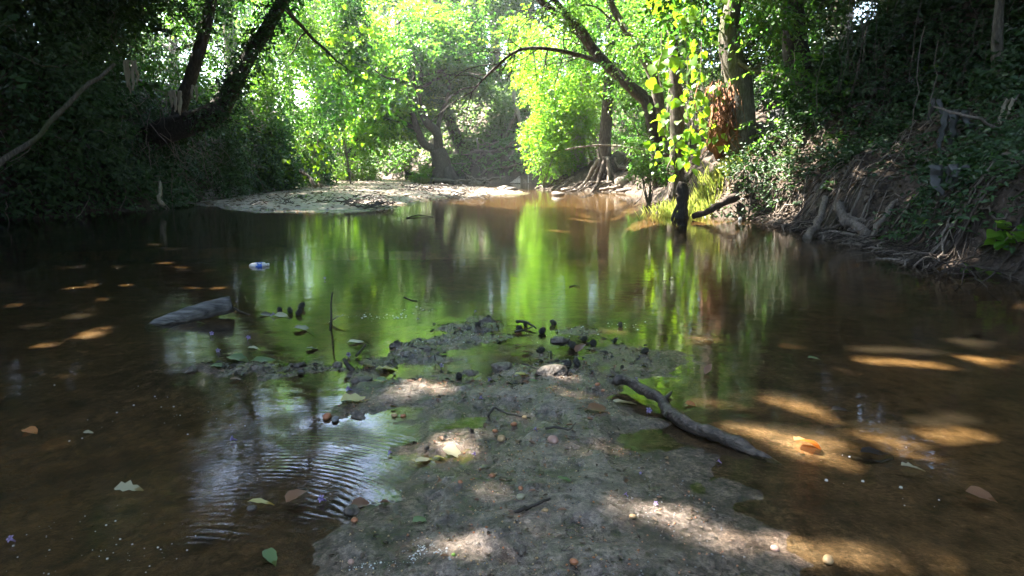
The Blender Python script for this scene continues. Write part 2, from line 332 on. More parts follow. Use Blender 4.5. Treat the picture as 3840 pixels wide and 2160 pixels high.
def water_mat():
    m, N, L, out = mat_new('stream_water')
    geo = N('ShaderNodeNewGeometry'); pos = geo.outputs['Position']
    def noise(sc, d, stretch, r=0.5, dist=0.0):
        mp = N('ShaderNodeMapping'); mp.inputs['Scale'].default_value = stretch; L(pos, mp.inputs[0])
        n = N('ShaderNodeTexNoise'); n.inputs['Scale'].default_value = sc; n.inputs['Detail'].default_value = d; n.inputs['Roughness'].default_value = r
        n.inputs['Distortion'].default_value = dist; L(mp.outputs[0], n.inputs['Vector']); return n.outputs['Fac']
    fine = noise(38, 3, (0.7, 1.15, 1), 0.55, 0.4); mid = noise(7, 3, (0.3, 1.3, 1), 0.5, 0.3); calm = noise(0.8, 2, (1, 1, 1)); mid2 = noise(6, 3, (1, 1, 1))
    # ring ripples fanning out from the left of the near sand bar
    def rings(cx, cyy, r0, r1, wl, az):
        sub = N('ShaderNodeVectorMath', operation='SUBTRACT'); L(pos, sub.inputs[0]); sub.inputs[1].default_value = (cx, cyy, 0)
        ln = N('ShaderNodeVectorMath', operation='LENGTH'); L(sub.outputs[0], ln.inputs[0])
        k = N('ShaderNodeMath', operation='MULTIPLY'); L(ln.outputs['Value'], k.inputs[0]); k.inputs[1].default_value = 2 * math.pi / wl
        nz = N('ShaderNodeMath', operation='MULTIPLY_ADD'); L(mid, nz.inputs[0]); nz.inputs[1].default_value = 12.0; L(k.outputs[0], nz.inputs[2])
        sn = N('ShaderNodeMath', operation='SINE'); L(nz.outputs[0], sn.inputs[0])
        a = N('ShaderNodeMapRange', interpolation_type='SMOOTHSTEP'); a.inputs['From Min'].default_value = r0; a.inputs['From Max'].default_value = r0 + 0.45 * (r1 - r0); L(ln.outputs['Value'], a.inputs['Value'])
        b = N('ShaderNodeMapRange', interpolation_type='SMOOTHSTEP'); b.inputs['From Min'].default_value = r1; b.inputs['From Max'].default_value = r0 + 0.4 * (r1 - r0); L(ln.outputs['Value'], b.inputs['Value'])
        m1 = N('ShaderNodeMath', operation='MULTIPLY'); L(a.outputs[0], m1.inputs[0]); L(b.outputs[0], m1.inputs[1])
        # only within one sector
        dt = N('ShaderNodeVectorMath', operation='DOT_PRODUCT'); nn = N('ShaderNodeVectorMath', operation='NORMALIZE'); L(sub.outputs[0], nn.inputs[0]); L(nn.outputs[0], dt.inputs[0]); dt.inputs[1].default_value = (math.cos(az), math.sin(az), 0)
        s = N('ShaderNodeMapRange', interpolation_type='SMOOTHSTEP'); s.inputs['From Min'].default_value = 0.25; s.inputs['From Max'].default_value = 1.0; L(dt.outputs['Value'], s.inputs['Value'])
        m2 = N('ShaderNodeMath', operation='MULTIPLY'); L(m1.outputs[0], m2.inputs[0]); L(s.outputs[0], m2.inputs[1])
        m3 = N('ShaderNodeMath', operation='MULTIPLY'); L(m2.outputs[0], m3.inputs[0]); L(sn.outputs[0], m3.inputs[1])
        br = N('ShaderNodeMapRange'); br.inputs['From Min'].default_value = 0.42; br.inputs['From Max'].default_value = 0.62; L(mid2, br.inputs['Value']); m4 = N('ShaderNodeMath', operation='MULTIPLY'); L(m3.outputs[0], m4.inputs[0]); L(br.outputs[0], m4.inputs[1]); return m4.outputs[0]
    RP = g(800, 2080); r1 = rings(RP[0], RP[1], 0.16, 1.05, 0.020, math.radians(66))
    RQ = g(250, 2600); r2 = rings(RQ[0], RQ[1], 0.12, 0.95, 0.024, math.radians(66))
    rs = N('ShaderNodeMath', operation='ADD'); L(r1, rs.inputs[0]); r2w = N('ShaderNodeMath', operation='MULTIPLY'); L(r2, r2w.inputs[0]); r2w.inputs[1].default_value = 0.55; L(r2w.outputs[0], rs.inputs[1])
    cm = N('ShaderNodeMapRange'); cm.inputs['From Min'].default_value = 0.35; cm.inputs['From Max'].default_value = 0.65; cm.inputs['To Min'].default_value = 0.35; cm.inputs['To Max'].default_value = 1.2; L(calm, cm.inputs['Value'])
    f1 = N('ShaderNodeMath', operation='MULTIPLY'); L(fine, f1.inputs[0]); L(cm.outputs[0], f1.inputs[1])
    h1 = N('ShaderNodeMath', operation='MULTIPLY'); L(f1.outputs[0], h1.inputs[0]); h1.inputs[1].default_value = 0.0005
    h2 = N('ShaderNodeMath', operation='MULTIPLY_ADD'); L(mid, h2.inputs[0]); h2.inputs[1].default_value = 0.0013; L(h1.outputs[0], h2.inputs[2])
    h3 = N('ShaderNodeMath', operation='MULTIPLY_ADD'); L(rs.outputs[0], h3.inputs[0]); h3.inputs[1].default_value = 0.00048; L(h2.outputs[0], h3.inputs[2])
    b = N('ShaderNodeBump'); b.inputs['Distance'].default_value = 1.0; b.inputs['Strength'].default_value = 1.0; L(h3.outputs[0], b.inputs['Height'])
    tr = N('ShaderNodeBsdfTransparent'); tr.inputs['Color'].default_value = (0.87, 0.80, 0.63, 1)
    df = N('ShaderNodeBsdfDiffuse'); df.inputs['Color'].default_value = (0.19, 0.145, 0.085, 1)          # suspended silt
    body = N('ShaderNodeMixShader'); body.inputs[0].default_value = 0.05; L(tr.outputs[0], body.inputs[1]); L(df.outputs[0], body.inputs[2])
    gl = N('ShaderNodeBsdfGlossy'); gl.inputs['Roughness'].default_value = 0.012; L(b.outputs[0], gl.inputs['Normal'])
    fr = N('ShaderNodeFresnel'); fr.inputs['IOR'].default_value = 1.36; L(b.outputs[0], fr.inputs['Normal'])
    ms = N('ShaderNodeMixShader'); L(fr.outputs[0], ms.inputs[0]); L(body.outputs[0], ms.inputs[1]); L(gl.outputs[0], ms.inputs[2])
    L(ms.outputs[0], out.inputs[0]); return m
M['water'] = water_mat()

# ------------------------------------------------------------------ terrain
YL = [-30, 0, 6, 9, 11, 13, 21, 24, 27, 31, 37, 44, 60, 120]
XLp = [-7.4, -7.0, -7.0, -6.9, -6.0, -6.3, -5.7, -6.2, -8.2, -12, -19, -28, -45, -90]
YR = [-30, 0, 5, 7, 9, 9.8, 11, 13, 15.5, 17.5, 19, 19.8, 20.5, 21.6, 23.0, 24.2, 25.5, 27.5, 31, 37, 44, 60, 120]
XRp = [5.5, 4.2, 3.35, 3.6, 3.5, 2.75, 2.75, 2.8, 3.0, 2.5, 1.3, 0.95, 1.3, 4.0, 4.6, -0.2, -2.2, -3.6, -7, -14, -22, -38, -80]
def XL(y): return np.interp(y, YL, XLp)
def XR(y): return np.interp(y, YR, XRp)
def poly_sd(x, y, P):
    """signed distance to polygon, positive inside"""
    P = np.asarray(P); shp = np.shape(x); x = np.ravel(x); y = np.ravel(y)
    d = np.full(x.shape, 1e9); ins = np.zeros(x.shape, bool); n = len(P)
    for i in range(n):
        ax, ay = P[i]; bx, by = P[(i + 1) % n]; ex, ey = bx - ax, by - ay
        t = np.clip(((x - ax) * ex + (y - ay) * ey) / (ex * ex + ey * ey + 1e-12), 0, 1)
        d = np.minimum(d, np.hypot(x - ax - t * ex, y - ay - t * ey))
        c = ((ay > y) != (by > y)) & (x < (bx - ax) * (y - ay) / (by - ay + 1e-12) + ax)
        ins ^= c
    return np.where(ins, d, -d).reshape(shp)
def gp(L): return [g(u, v)[:2] for u, v in L]
BAR_MAIN = gp([(1180, 2400), (1230, 2100), (1240, 1990), (1290, 1890), (1400, 1885), (1450, 1815), (1590, 1765), (1700, 1720), (1560, 1690), (1500, 1660),
               (1700, 1632), (1765, 1602), (1720, 1565), (1500, 1550), (1370, 1556), (1220, 1585), (1250, 1520), (1340, 1480), (1400, 1440), (1560, 1420), (1700, 1425), (1800, 1400),
               (1860, 1370), (1990, 1345), (2080, 1330), (2200, 1350), (2300, 1400), (2380, 1440), (2330, 1490), (2330, 1535), (2480, 1590), (2350, 1645), (2500, 1690), (2600, 1780), (2680, 1870), (2770, 2010), (2900, 2200), (3000, 2400)])
BAR_UP = gp([(1330, 1420), (1250, 1390), (1420, 1340), (1560, 1290), (1640, 1265), (1650, 1215), (1760, 1200), (1830, 1185), (1900, 1215), (1880, 1255), (1780, 1300), (1640, 1330), (1560, 1380), (1420, 1415)])
BAR_LEFT = gp([(690, 1378), (800, 1355), (1010, 1362), (1250, 1372), (1330, 1390), (1260, 1412), (1000, 1405), (830, 1400)])
BAR_R = gp([(2080, 1410), (2250, 1385), (2330, 1350), (2380, 1320), (2480, 1325), (2550, 1370), (2560, 1400), (2440, 1420), (2330, 1440), (2200, 1440)])
BAR_R2 = gp([(2080, 1235), (2160, 1218), (2260, 1230), (2270, 1250), (2160, 1260)])
BAR_MID = gp([(735, 757), (770, 772), (900, 790), (1100, 797), (1250, 799), (1400, 792), (1500, 776), (1640, 752), (1720, 742), (1850, 738), (1985, 727), (1960, 712), (1850, 705), (1700, 702), (1560, 690), (1500, 672), (1420, 660), (1260, 672), (1230, 700), (1000, 715), (850, 735)])
BAR_FAR = [(-8.5, 24), (-6.0, 22.5), (-4.5, 23.5), (-3.8, 27), (-6, 30), (-12, 34), (-16, 36), (-14, 31)]
def height(x, y):
    x = np.asarray(x, float); y = np.asarray(y, float)
    n1 = fbm(x, y, 0.8, 4, 3); n2 = fbm(x, y, 3.0, 4, 11)
    dl = XL(y) - x + 0.35 * n1 + 0.12 * n2; dr = x - XR(y) + 0.3 * n1 + 0.1 * n2
    d = np.maximum(dl, dr)
    bed = -0.34 * sstep(0.0, 1.6, -d) + 0.05 * n1 - 0.02
    # left bank: steep earth wall
    hl = 0.5 * sstep(0, 0.35, dl) + 1.9 * sstep(0.15, 2.2, dl) + 0.16 * np.clip(dl - 1.0, 0, 60) ** 0.9
    # right bank: cut root wall, then a slope; lower at the headland and round the bend
    k = np.interp(y, [-30, 8, 13, 16, 19.5, 21, 24, 30], [1, 1, 0.95, 0.65, 0.55, 0.6, 0.75, 0.8])
    sharp = np.interp(y, [-30, 11, 15, 18, 22, 24], [1, 1, 0.4, 0.25, 0.3, 0.2])
    hr = k * (0.30 * sharp * sstep(0.0, 0.45, dr) + 0.72 * np.clip(dr, 0, 5.5) + 0.22 * np.clip(dr - 5.5, 0, 60) ** 0.8 + 0.25 * sstep(0.5, 2.0, dr))
    z = np.where(dl > 0, hl, np.where(dr > 0, hr, bed))
    z = z + np.where(d > 0, np.clip(d, 0, 1) * (0.22 * n1 + 0.16 * n2) + np.clip(d * 3, 0, 1) * .10 * fbm(x, y, 7.0, 3, 91), 0)
    near = (y < 6.5) & (y > -1)
    if np.any(near):
        xx, yy = x[near], y[near]
        f = fbm(xx, yy, 9, 5, 5); f2 = fbm(xx, yy, 45, 3, 9); f3 = fbm(xx, yy, 2.2, 3, 21)
        zb = np.full(xx.shape, -0.2)
        for P, hmax, sl in ((BAR_MAIN, 0.034, 0.16), (BAR_UP, 0.026, 0.13), (BAR_LEFT, 0.010, 0.10), (BAR_R, 0.012, 0.10), (BAR_R2, 0.008, 0.1)):
            sd = poly_sd(xx, yy, P) + 0.05 * f
            hmax = hmax * (1 - .80 * sstep(.05, .62, xx - .12 * (yy - 1.5)))
            zz = np.where(sd > 0, hmax * (1 - np.exp(-np.maximum(sd, 0) * sl / hmax)), np.maximum(sd * np.where(xx > .3, .05, .11), -0.06 + sd * 0.025))
            zb = np.maximum(zb, zz)
        zb = zb + 0.019 * f * np.clip(1 + zb / 0.05, 0.2, 1) * (1 - .5 * sstep(.1, .6, xx)) + 0.008 * f2 * (1 - .7 * sstep(.1, .5, xx)) + 0.010 * f3
        z[near] = np.maximum(z[near], zb)
    mid = (y > 8) & (y < 45)
    if np.any(mid):
        xx, yy = x[mid], y[mid]
        f = fbm(xx, yy, 1.3, 5, 31); f2 = fbm(xx, yy, 6, 4, 37)
        sd = poly_sd(xx, yy, BAR_MID) + 0.5 * f
        zz = np.where(sd > 0, 0.13 * (1 - np.exp(-np.maximum(sd, 0) * 0.75)), sd * 0.09) + 0.035 * f2 * sstep(-.3, .6, sd)
        sd2 = poly_sd(xx, yy, BAR_FAR) + 0.8 * f
        z2 = np.where(sd2 > 0, 0.15 * (1 - np.exp(-np.maximum(sd2, 0) * 0.4)), sd2 * 0.1) + 0.04 * f2
        z[mid] = np.maximum(z[mid], np.maximum(zz, z2))
    return z
def hz(x, y):
    return float(height(np.array([float(x)]), np.array([float(y)]))[0])

def axis(fine0, fine1, step, lo, hi, grow):
    a = list(np.arange(fine0, fine1, step)); s = step; p = a[-1]
    while p < hi: s = min(s * grow, 2.5); p += s; a.append(p)
    s = step; p = a[0]; b = []
    while p > lo: s = min(s * grow, 2.5); p -= s; b.append(p)
    return np.array(b[::-1] + a)
gx = axis(-1.9, 2.1, 0.017, -60, 60, 1.055)
gy = axis(1.15, 5.3, 0.019, -22, 110, 1.03)
GX, GY = np.meshgrid(gx, gy, indexing='ij')
GZ = height(GX, GY)
nx, ny = GX.shape
TV = np.stack([GX, GY, GZ], -1).reshape(-1, 3)
ii, jj = np.meshgrid(np.arange(nx - 1), np.arange(ny - 1), indexing='ij')
TQ = np.stack([ii * ny + jj, (ii + 1) * ny + jj, (ii + 1) * ny + jj + 1, ii * ny + jj + 1], -1).reshape(-1, 4)
tc = TV[TQ].mean(1)
dl_, dr_ = XL(tc[:, 1]) - tc[:, 0], tc[:, 0] - XR(tc[:, 1])
sd_near = np.max([poly_sd(tc[:, 0], tc[:, 1], P) for P in (BAR_MAIN, BAR_UP, BAR_LEFT, BAR_R, BAR_R2)], 0)
sd_mid = np.maximum(poly_sd(tc[:, 0], tc[:, 1], BAR_MID), poly_sd(tc[:, 0], tc[:, 1], BAR_FAR))
region = np.zeros(len(tc), int)
region[dl_ > 0.0] = 1; region[(dr_ > 0.0) & (dl_ <= 0)] = 2
region[(sd_mid > -0.1) & (dr_ < 0.1) & (tc[:, 1] > 8)] = 4
region[(sd_near > -0.10) & (tc[:, 1] < 6.5)] = 3
hi_ = (region == 4) & (tc[:, 2] > .26); region[hi_ & (dl_ > dr_)] = 1; region[hi_ & (dl_ <= dr_)] = 2
up_ = (region == 0) & (tc[:, 2] > -0.01)
region[up_ & (tc[:, 0] < XL(tc[:, 1]) + 1.0)] = 1; region[up_ & (tc[:, 0] > XR(tc[:, 1]) - 1.0)] = 2
def terrain(name, idx, mat, label):
    q = TQ[region == idx]; used, inv = np.unique(q, return_inverse=True)
    o = mesh_obj(name, TV[used], inv.reshape(-1, 4), mat, smooth=True); return tag(o, label, None, None, 'structure')
terrain('stream_bed', 0, M['sand'], 'brown silty bed under the clear shallow water')
terrain('left_bank', 1, M['earth'], 'steep dark earth bank under the creepers')
terrain('right_bank', 2, M['earth'], 'earth bank with exposed roots and leaf litter')
terrain('sandbar', 3, M['sand'], 'wet grey sand spit with puddles in the near water')
terrain('sandbar', 4, M['sand'], 'pale sunlit sand bar across the stream in front of the far trees')

wx = np.array([-70, 30.]); wy = np.array([-20, 70.])
water = mesh_obj('water', [(-70, -20, 0), (30, -20, 0), (30, 80, 0), (-70, 80, 0)], np.array([[0, 1, 2, 3]]), M["water"])
tag(water, 'shallow brown stream reflecting green trees', None, None, 'structure')

# ------------------------------------------------------------------ leaves
def leaf_arrays(P, D, Nn, Ln, W, var, shape='hex', fold=0.22, droop=0.25):
    """build many leaves: P base point, D direction, Nn normal"""
    D = norm(D); Nn = norm(Nn - D * np.sum(Nn * D, 1, keepdims=True)); Sd = np.cross(D, Nn)
    Ln = Ln[:, None]; W = W[:, None]; n = len(P)
    if shape == 'dia':
        pts = [(0, 0, 0), (0.45, 0.5, fold), (1, 0, -droop), (0.45, -0.5, fold)]; faces = [[0, 1, 2], [0, 2, 3]]
    elif shape == 'tri':
        pts = [(0, 0, 0), (0.7, 0.55, 0), (0.9, -0.5, 0.1)]; faces = [[0, 1, 2]]
    elif shape == 'heart':
        pts = [(0, 0, 0), (-0.08, 0.26, fold * .7), (0.22, 0.52, fold), (0.62, 0.30, fold * .4), (1, 0, -droop), (0.62, -0.30, fold * .4), (0.22, -0.52, fold), (-0.08, -0.26, fold * .7)]
        faces = [[0, 1, 2, 3], [0, 3, 4, 5], [0, 5, 6, 7]]
    else:
        pts = [(0, 0, 0), (0.28, 0.42, fold), (0.66, 0.40, fold * .6), (1, 0, -droop), (0.66, -0.40, fold * .6), (0.28, -0.42, fold)]
        faces = [[0, 1, 2, 3], [0, 3, 4, 5]]
    V = np.stack([P + D * (a * Ln) + Sd * (b * W) + Nn * (c * W if k != len(pts) else 0) for k, (a, b, c) in enumerate(pts)], 1)
    F = (np.array(faces)[None] + (np.arange(n) * len(pts))[:, None, None]).reshape(-1, len(faces[0]))
    return V.reshape(-1, 3), F, np.repeat(var, len(pts))
class Leaves:
    def __init__(s): s.P = []; s.D = []; s.N = []; s.L = []; s.v = []
    def add(s, P, D, Nn, L, v):
        s.P.append(P); s.D.append(D); s.N.append(Nn); s.L.append(L); s.v.append(v)
    def sprays(s, O, D, Ls, k, leafL, rg, droop=0.25, tilt=0.55, vbase=None, nrm=None):
        """alternate leaves along short twigs"""
        n = len(O); t = np.linspace(0.12, 1.0, k)
        Ls = np.broadcast_to(np.asarray(Ls, float), (n,))[:, None, None]
        D = norm(D)[:, None]; side = norm(np.cross(D, UP + 1e-3))
        P = O[:, None] + D * Ls * t[None, :, None] - UP * (droop * Ls * (t ** 2)[None, :, None])
        sg = np.where(np.arange(k) % 2 == 0, 1.0, -1.0)[None, :, None]
        ld = D * 0.45 + side * sg * 0.8 - UP * 0.25 + rg.normal(0, 0.35, P.shape)
        nn = (UP if nrm is None else nrm[:, None]) + rg.normal(0, tilt, P.shape)
        L = leafL * rg.uniform(0.6, 1.25, (n, k))
        v = (rg.uniform(0, 1, (n, 1)) if vbase is None else vbase[:, None]) * 0.6 + rg.uniform(0, 0.4, (n, k))
        s.add(P.reshape(-1, 3), ld.reshape(-1, 3), nn.reshape(-1, 3), L.ravel(), v.ravel())
    def cat(s):
        return [np.concatenate(a) for a in (s.P, s.D, s.N, s.L, s.v)]
    def keep(s, m):
        a = s.cat(); s.P, s.D, s.N, s.L, s.v = [[x[m]] for x in a]
    def prune(s, spots, rg):
        """cut gaps in the crowns along the sun line to light the given places"""
        P, D_, N_, L_, v_ = s.cat(); P = P + norm(D_) * L_[:, None] * .5; kill = np.zeros(len(P), bool)
        for c, r in spots:
            q = P - c; t = q @ SUN; dist = np.linalg.norm(q - t[:, None] * SUN, axis=1)
            kill |= (t > 0.25) & (dist < r * rg.uniform(0.82, 1.12, len(P)) + .27 * L_)
        s.keep(~kill)
    def build(s, name, mat, parent, shape='hex', wr=0.55, fold=0.22, droop=0.25):
        P, D, Nn, L, v = s.cat()
        V, F, a = leaf_arrays(P, D, Nn, L, L * wr, v, shape, fold, droop)
        return mesh_obj(name, V, F, mat, parent, False, a)
def rand_dirs(n, rg): return norm(rg.normal(0, 1, (n, 3)))
def clumps(lv, C, R, n_sprays, k, sprayL, leafL, rg, droop=0.25, tilt=0.5, flat=0.7):
    """leaf clumps at centres C with radii R"""
    for c, r in zip(C, R):
        d = rand_dirs(n_sprays, rg); d[:, 2] *= flat
        O = c + d * r * rg.uniform(0.25, 0.95, (n_sprays, 1)); D = norm(d + rg.normal(0, .35, d.shape) + np.array([0, 0, -0.15]))
        vb = np.clip(rg.uniform(0, 1) * 0.6 + rg.uniform(0, 0.4, n_sprays), 0, 1)
        lv.sprays(O, D, sprayL * rg.uniform(0.6, 1.3, n_sprays), k, leafL, rg, droop, tilt, vb)
def shell(c, r, n, rg, lo=-0.6, inner=0.35):
    d = rand_dirs(int(n * 2.2), rg); d = d[d[:, 2] > lo][:n]
    return np.asarray(c) + d * np.asarray(r) * rg.uniform(inner, 1.0, (len(d), 1)) ** 0.5

# ------------------------------------------------------------------ places chosen to be sunlit, by gaps cut in the crowns
def gz(u, v):
    p = g(u, v); p[2] = 0.0; return p
SPOTS = [(gz(u, v), r * (.28 if v > 1150 else .24 if v > 850 else .95 if v > 695 else 1)) for u, v, r in [
    # near sand spit
    (1640, 1740, .10), (1560, 1790, .06), (2130, 1475, .075), (1430, 1525, .07), (1960, 1575, .07), (1720, 1610, .06), (1850, 2120, .05), (1610, 1690, .05), (1480, 2090, .03), (2240, 1500, .05), (1760, 1900, .03), (2300, 1700, .03), (2500, 1950, .04), (2150, 2050, .04), (1600, 1480, .04), (1820, 1330, .04), (2050, 1760, .03),
    # stream bed right of the spit
    (2660, 1525, .12), (2640, 1620, .09), (2900, 1450, .13), (3110, 1515, .085), (2720, 1400, .10), (3500, 1600, .09), (3230, 1630, .10), (3040, 1680, .085), (3700, 1560, .09), (2950, 1600, .06), (3380, 1630, .07), (3200, 2140, .12), (3000, 2080, .07), (3560, 2100, .08), (2600, 1260, .12), (2400, 1235, .12),
    (3300, 1100, .14), (3700, 1290, .22), (3100, 1290, .14), (3400, 1330, .13),
    # stream bed on the left
    (560, 928, .28), (700, 925, .30), (840, 932, .26), (200, 1010, .30), (380, 1005, .25), (620, 1018, .20), (800, 1003, .22), (250, 1170, .17), (160, 1215, .14), (420, 1045, .15), (90, 1070, .15),
    # silty water and the far pools
    (2400, 800, .35), (2490, 795, .3), (2150, 770, .2), (1980, 693, 1.6), (2300, 745, .2), (2050, 800, .2),
    # sand bar across the stream
    (870, 765, .30), (980, 770, .25), (1100, 745, .4), (1250, 735, .6), (1400, 740, .7), (1550, 735, .7), (1700, 722, .8), (1000, 785, .4), (1250, 785, .45), (1420, 770, .5), (1850, 732, .6), (1950, 722, .5),
    (1350, 690, 1.5), (1500, 690, 1.6), (1700, 690, 1.4), (1300, 672, 2.0), (1450, 668, 2.2)]]
_rs = np.random.default_rng(9); _S = []
for c_, r_ in SPOTS:
    if c_[1] > 7.5: _S.append((c_, r_)); continue
    _sand = abs(c_[0]) < .75 and c_[1] < 3.3
    for _k in range(2 if _sand else 3): _S.append((c_ + np.array([*_rs.normal(0, 1.6 * r_ + .02, 2), 0]), _rs.uniform(-.016, .022) if _sand else r_ * _rs.uniform(.0, .75) - .012))
SPOTS = _S
SPOTS += [(at(2600, 640, 10.2), .6), (at(2560, 700, 10.0), .45), (at(2700, 600, 10.4), .4), (at(2690, 480, 10.8), .22), (at(2740, 560, 10.5), .2),
          (at(2560, 80, 10.6), .42), (at(2560, 250, 10.6), .35), (at(2580, 420, 10.6), .38), (at(2600, 540, 10.5), .3), (at(2740, 120, 10.9), .25), (at(2760, 30, 10.9), .2),
          (at(2420, 640, 15.5), .55), (at(2350, 670, 16.5), .5), (at(2120, 560, 20), 2.6), (at(2100, 350, 21), 2.6), (at(2250, 250, 20), 2.0), (at(2400, 350, 18), 1.2), (at(2330, 480, 18), 1.0),
          (at(1150, 180, 19), 1.6), (at(1200, 350, 20), 1.8), (at(1130, 480, 20), 1.0), (at(1450, 150, 27), 3.4), (at(1500, 330, 27), 3.2), (at(1350, 420, 25), 2.0), (at(1000, 100, 17), .9), (at(680, 110, 11.5), .45), (at(560, 180, 11), .35)]

# ------------------------------------------------------------------ trees
def grow(mb, p, d, L, r, rg, depth, tips, up=0.12, kink=0.22, kids=3, seg=6):
    n = 7; P = [np.array(p, float)]; d = norm(np.array(d, float))
    for i in range(n - 1):
        d = norm(d + rg.normal(0, kink, 3) + UP * up * 0.3); P.append(P[-1] + d * L / (n - 1))
    P = np.array(P); R = np.linspace(r, r * (0.45 if depth else 0.2), n)
    mb.tube(P, R, max(4, seg), cap=False)
    tips.append(P[-1])
    if depth:
        for k in range(kids):
            t = rg.uniform(0.3, 1.0); i = min(int(t * (n - 1)), n - 2); q = P[i] + (P[i + 1] - P[i]) * (t * (n - 1) - i)
            dd = norm(norm(P[i + 1] - P[i]) + rg.normal(0, 0.65, 3))
            grow(mb, q, dd, L * rg.uniform(0.45, 0.7), R[i] * 0.55, rg, depth - 1, tips, up, kink, kids, seg - 1)
    return P
def flare(mb, base, r, n, reach, rg, drop=0.25):
    for i in range(n):
        a = 2 * np.pi * i / n + rg.uniform(-.3, .3); d = np.array([math.cos(a), math.sin(a), 0])
        p0 = base + UP * r * 1.6 + d * r * 0.5; p1 = base + d * r * 1.3 + UP * r * 0.5; p2 = base + d * reach * rg.uniform(.7, 1.2)
        p2[2] = hz(p2[0], p2[1]) - drop * 0.2
        mb.tube(spline([p0, p1, p2], 7), np.linspace(r * .5, r * .12, 7), 6, 0.08, i)
def simple_tree(label, x, y, h, cr, rg, mat, bk, n_cl=26, sprays=26, k=7, leafL=0.2, group=None, lean=(0, 0), spots=None, name='tree', cbase=0.35, tr=None, shape='dia', cat='tree'):
    z0 = hz(x, y); base = np.array([x, y, z0 - 0.1]); root = empty(name, base, label, cat, group)
    mb = MB(); tips = []
    top = base + np.array([lean[0], lean[1], h * 0.72]); r = tr or h * 0.022
    P = spline(wiggle([base, base * .75 + top * .25, base * .5 + top * .5, base * .25 + top * .75, top], 0.12, rg), 12)
    mb.tube(P, np.linspace(r * 1.25, r * .4, 12), 9, 0.05, 3)
    flare(mb, base + UP * .1, r * 1.2, 5, r * 4, rg)
    for i in range(7):
        t = rg.integers(5, 12); grow(mb, P[t], np.array([rg.normal(), rg.normal(), 0.5]), cr * 0.9, r * .38, rg, 1, tips, 0.2)
    mb.build('trunk', bk, root)
    lv = Leaves(); c = base + np.array([lean[0], lean[1], h * (1 + cbase) / 2]); R = np.array([cr, cr, h * (1 - cbase) / 2])
    C = np.vstack([shell(c, R, n_cl, rg, -0.9), np.array(tips) if len(tips) else np.zeros((0, 3))])
    clumps(lv, C, cr * rg.uniform(.22, .42, len(C)), sprays, k, leafL * 3.2, leafL, rg)
    if spots: lv.prune(spots, rg)
    lv.build('crown', mat, root, shape, 0.62)
    return root

# --- mostly unseen trees added as shade casters, crowns placed to block sun and sky
SHADE_TREES = [  # x, y (trunk), crown centre, radii
    ((-10.5, 5.5), (-7.2, 7.0, 7.6), (3.6, 3.4, 1.9)), ((-11, 10.5), (-8.0, 11.2, 8.2), (3.6, 3.2, 2.1)), ((-10.5, 1.0), (-7.0, 2.5, 7.4), (3.6, 3.4, 1.8)),
    ((-12, 15.0), (-10.2, 14.8, 8.6), (3.0, 3.0, 2.1)), ((-9.8, 8.2), (-3.6, 9.2, 8.6), (3.2, 3.0, 1.5)), ((-9.6, 3.6), (-3.2, 4.4, 8.2), (3.2, 3.2, 1.5)),
    ((-10.8, 13.2), (-5.0, 13.6, 9.0), (2.8, 2.6, 1.5)), ((7.2, 6.2), (3.6, 6.0, 7.6), (3.4, 3.2, 1.7)), 
    ((8.2, 10.5), (6.0, 10.0, 7.8), (3.2, 3.0, 2.0)), ((-9.5, -3.5), (-5.4, -3.0, 7.4), (3.6, 3.6, 1.9)), ((7.0, -3.6), (3.2, -4.0, 7.4), (4.0, 3.4, 1.9)), ((9.5, 3.5), (8.2, 4.4, 7.0), (3.2, 3.6, 2.2)), 
    ((-8.5, -8.5), (-4.5, -8.5, 5.2), (4.2, 3.0, 3.4)), ((5.5, -9.0), (2.8, -8.8, 5.0), (4.2, 3.0, 3.6)),
    ((-12.6, 19.5), (-12.2, 18.4, 8.2), (3.0, 3.0, 2.2)), ((10.5, 14.0), (9.5, 13.5, 8.0), (3.4, 3.2, 2.4)), ((-13.5, 7.5), (-12.5, 8.0, 6.4), (2.8, 4.0, 3.4)), ((-13.0, 1.5), (-12.0, 1.5, 6.0), (2.8, 4.0, 3.4)), ((-0.5, -13), (-1.0, -12, 4.0), (4, 2.5, 4)),
    ((8.6, 8.2), (0.4, 6.6, 8.9), (3.0, 3.0, 1.4)), ((9.2, 12.0), (1.6, 11.8, 9.2), (3.2, 2.8, 1.5)), ((10.6, 10.8), (1.2, 9.2, 9.6), (2.8, 2.2, 1.2)), ((10.9, 6.0), (2.8, 4.0, 9.2), (2.4, 2.2, 1.2)),  ((9.8, 7.2), (6.6, 7.2, 8.8), (3.2, 3.2, 1.6)), ((10.2, 16.6), (5.6, 14.4, 9.2), (2.8, 2.6, 1.6)), ((11.4, 9.5), (10.4, 9.4, 6.6), (2.8, 3.6, 3.0)), ((11.8, 3.5), (11.4, 4.4, 6.4), (2.6, 3.6, 3.0)), ((9.6, -1.5), (7.8, -1.0, 6.6), (3.2, 3.4, 2.6)),
]
rc = np.random.default_rng(101)
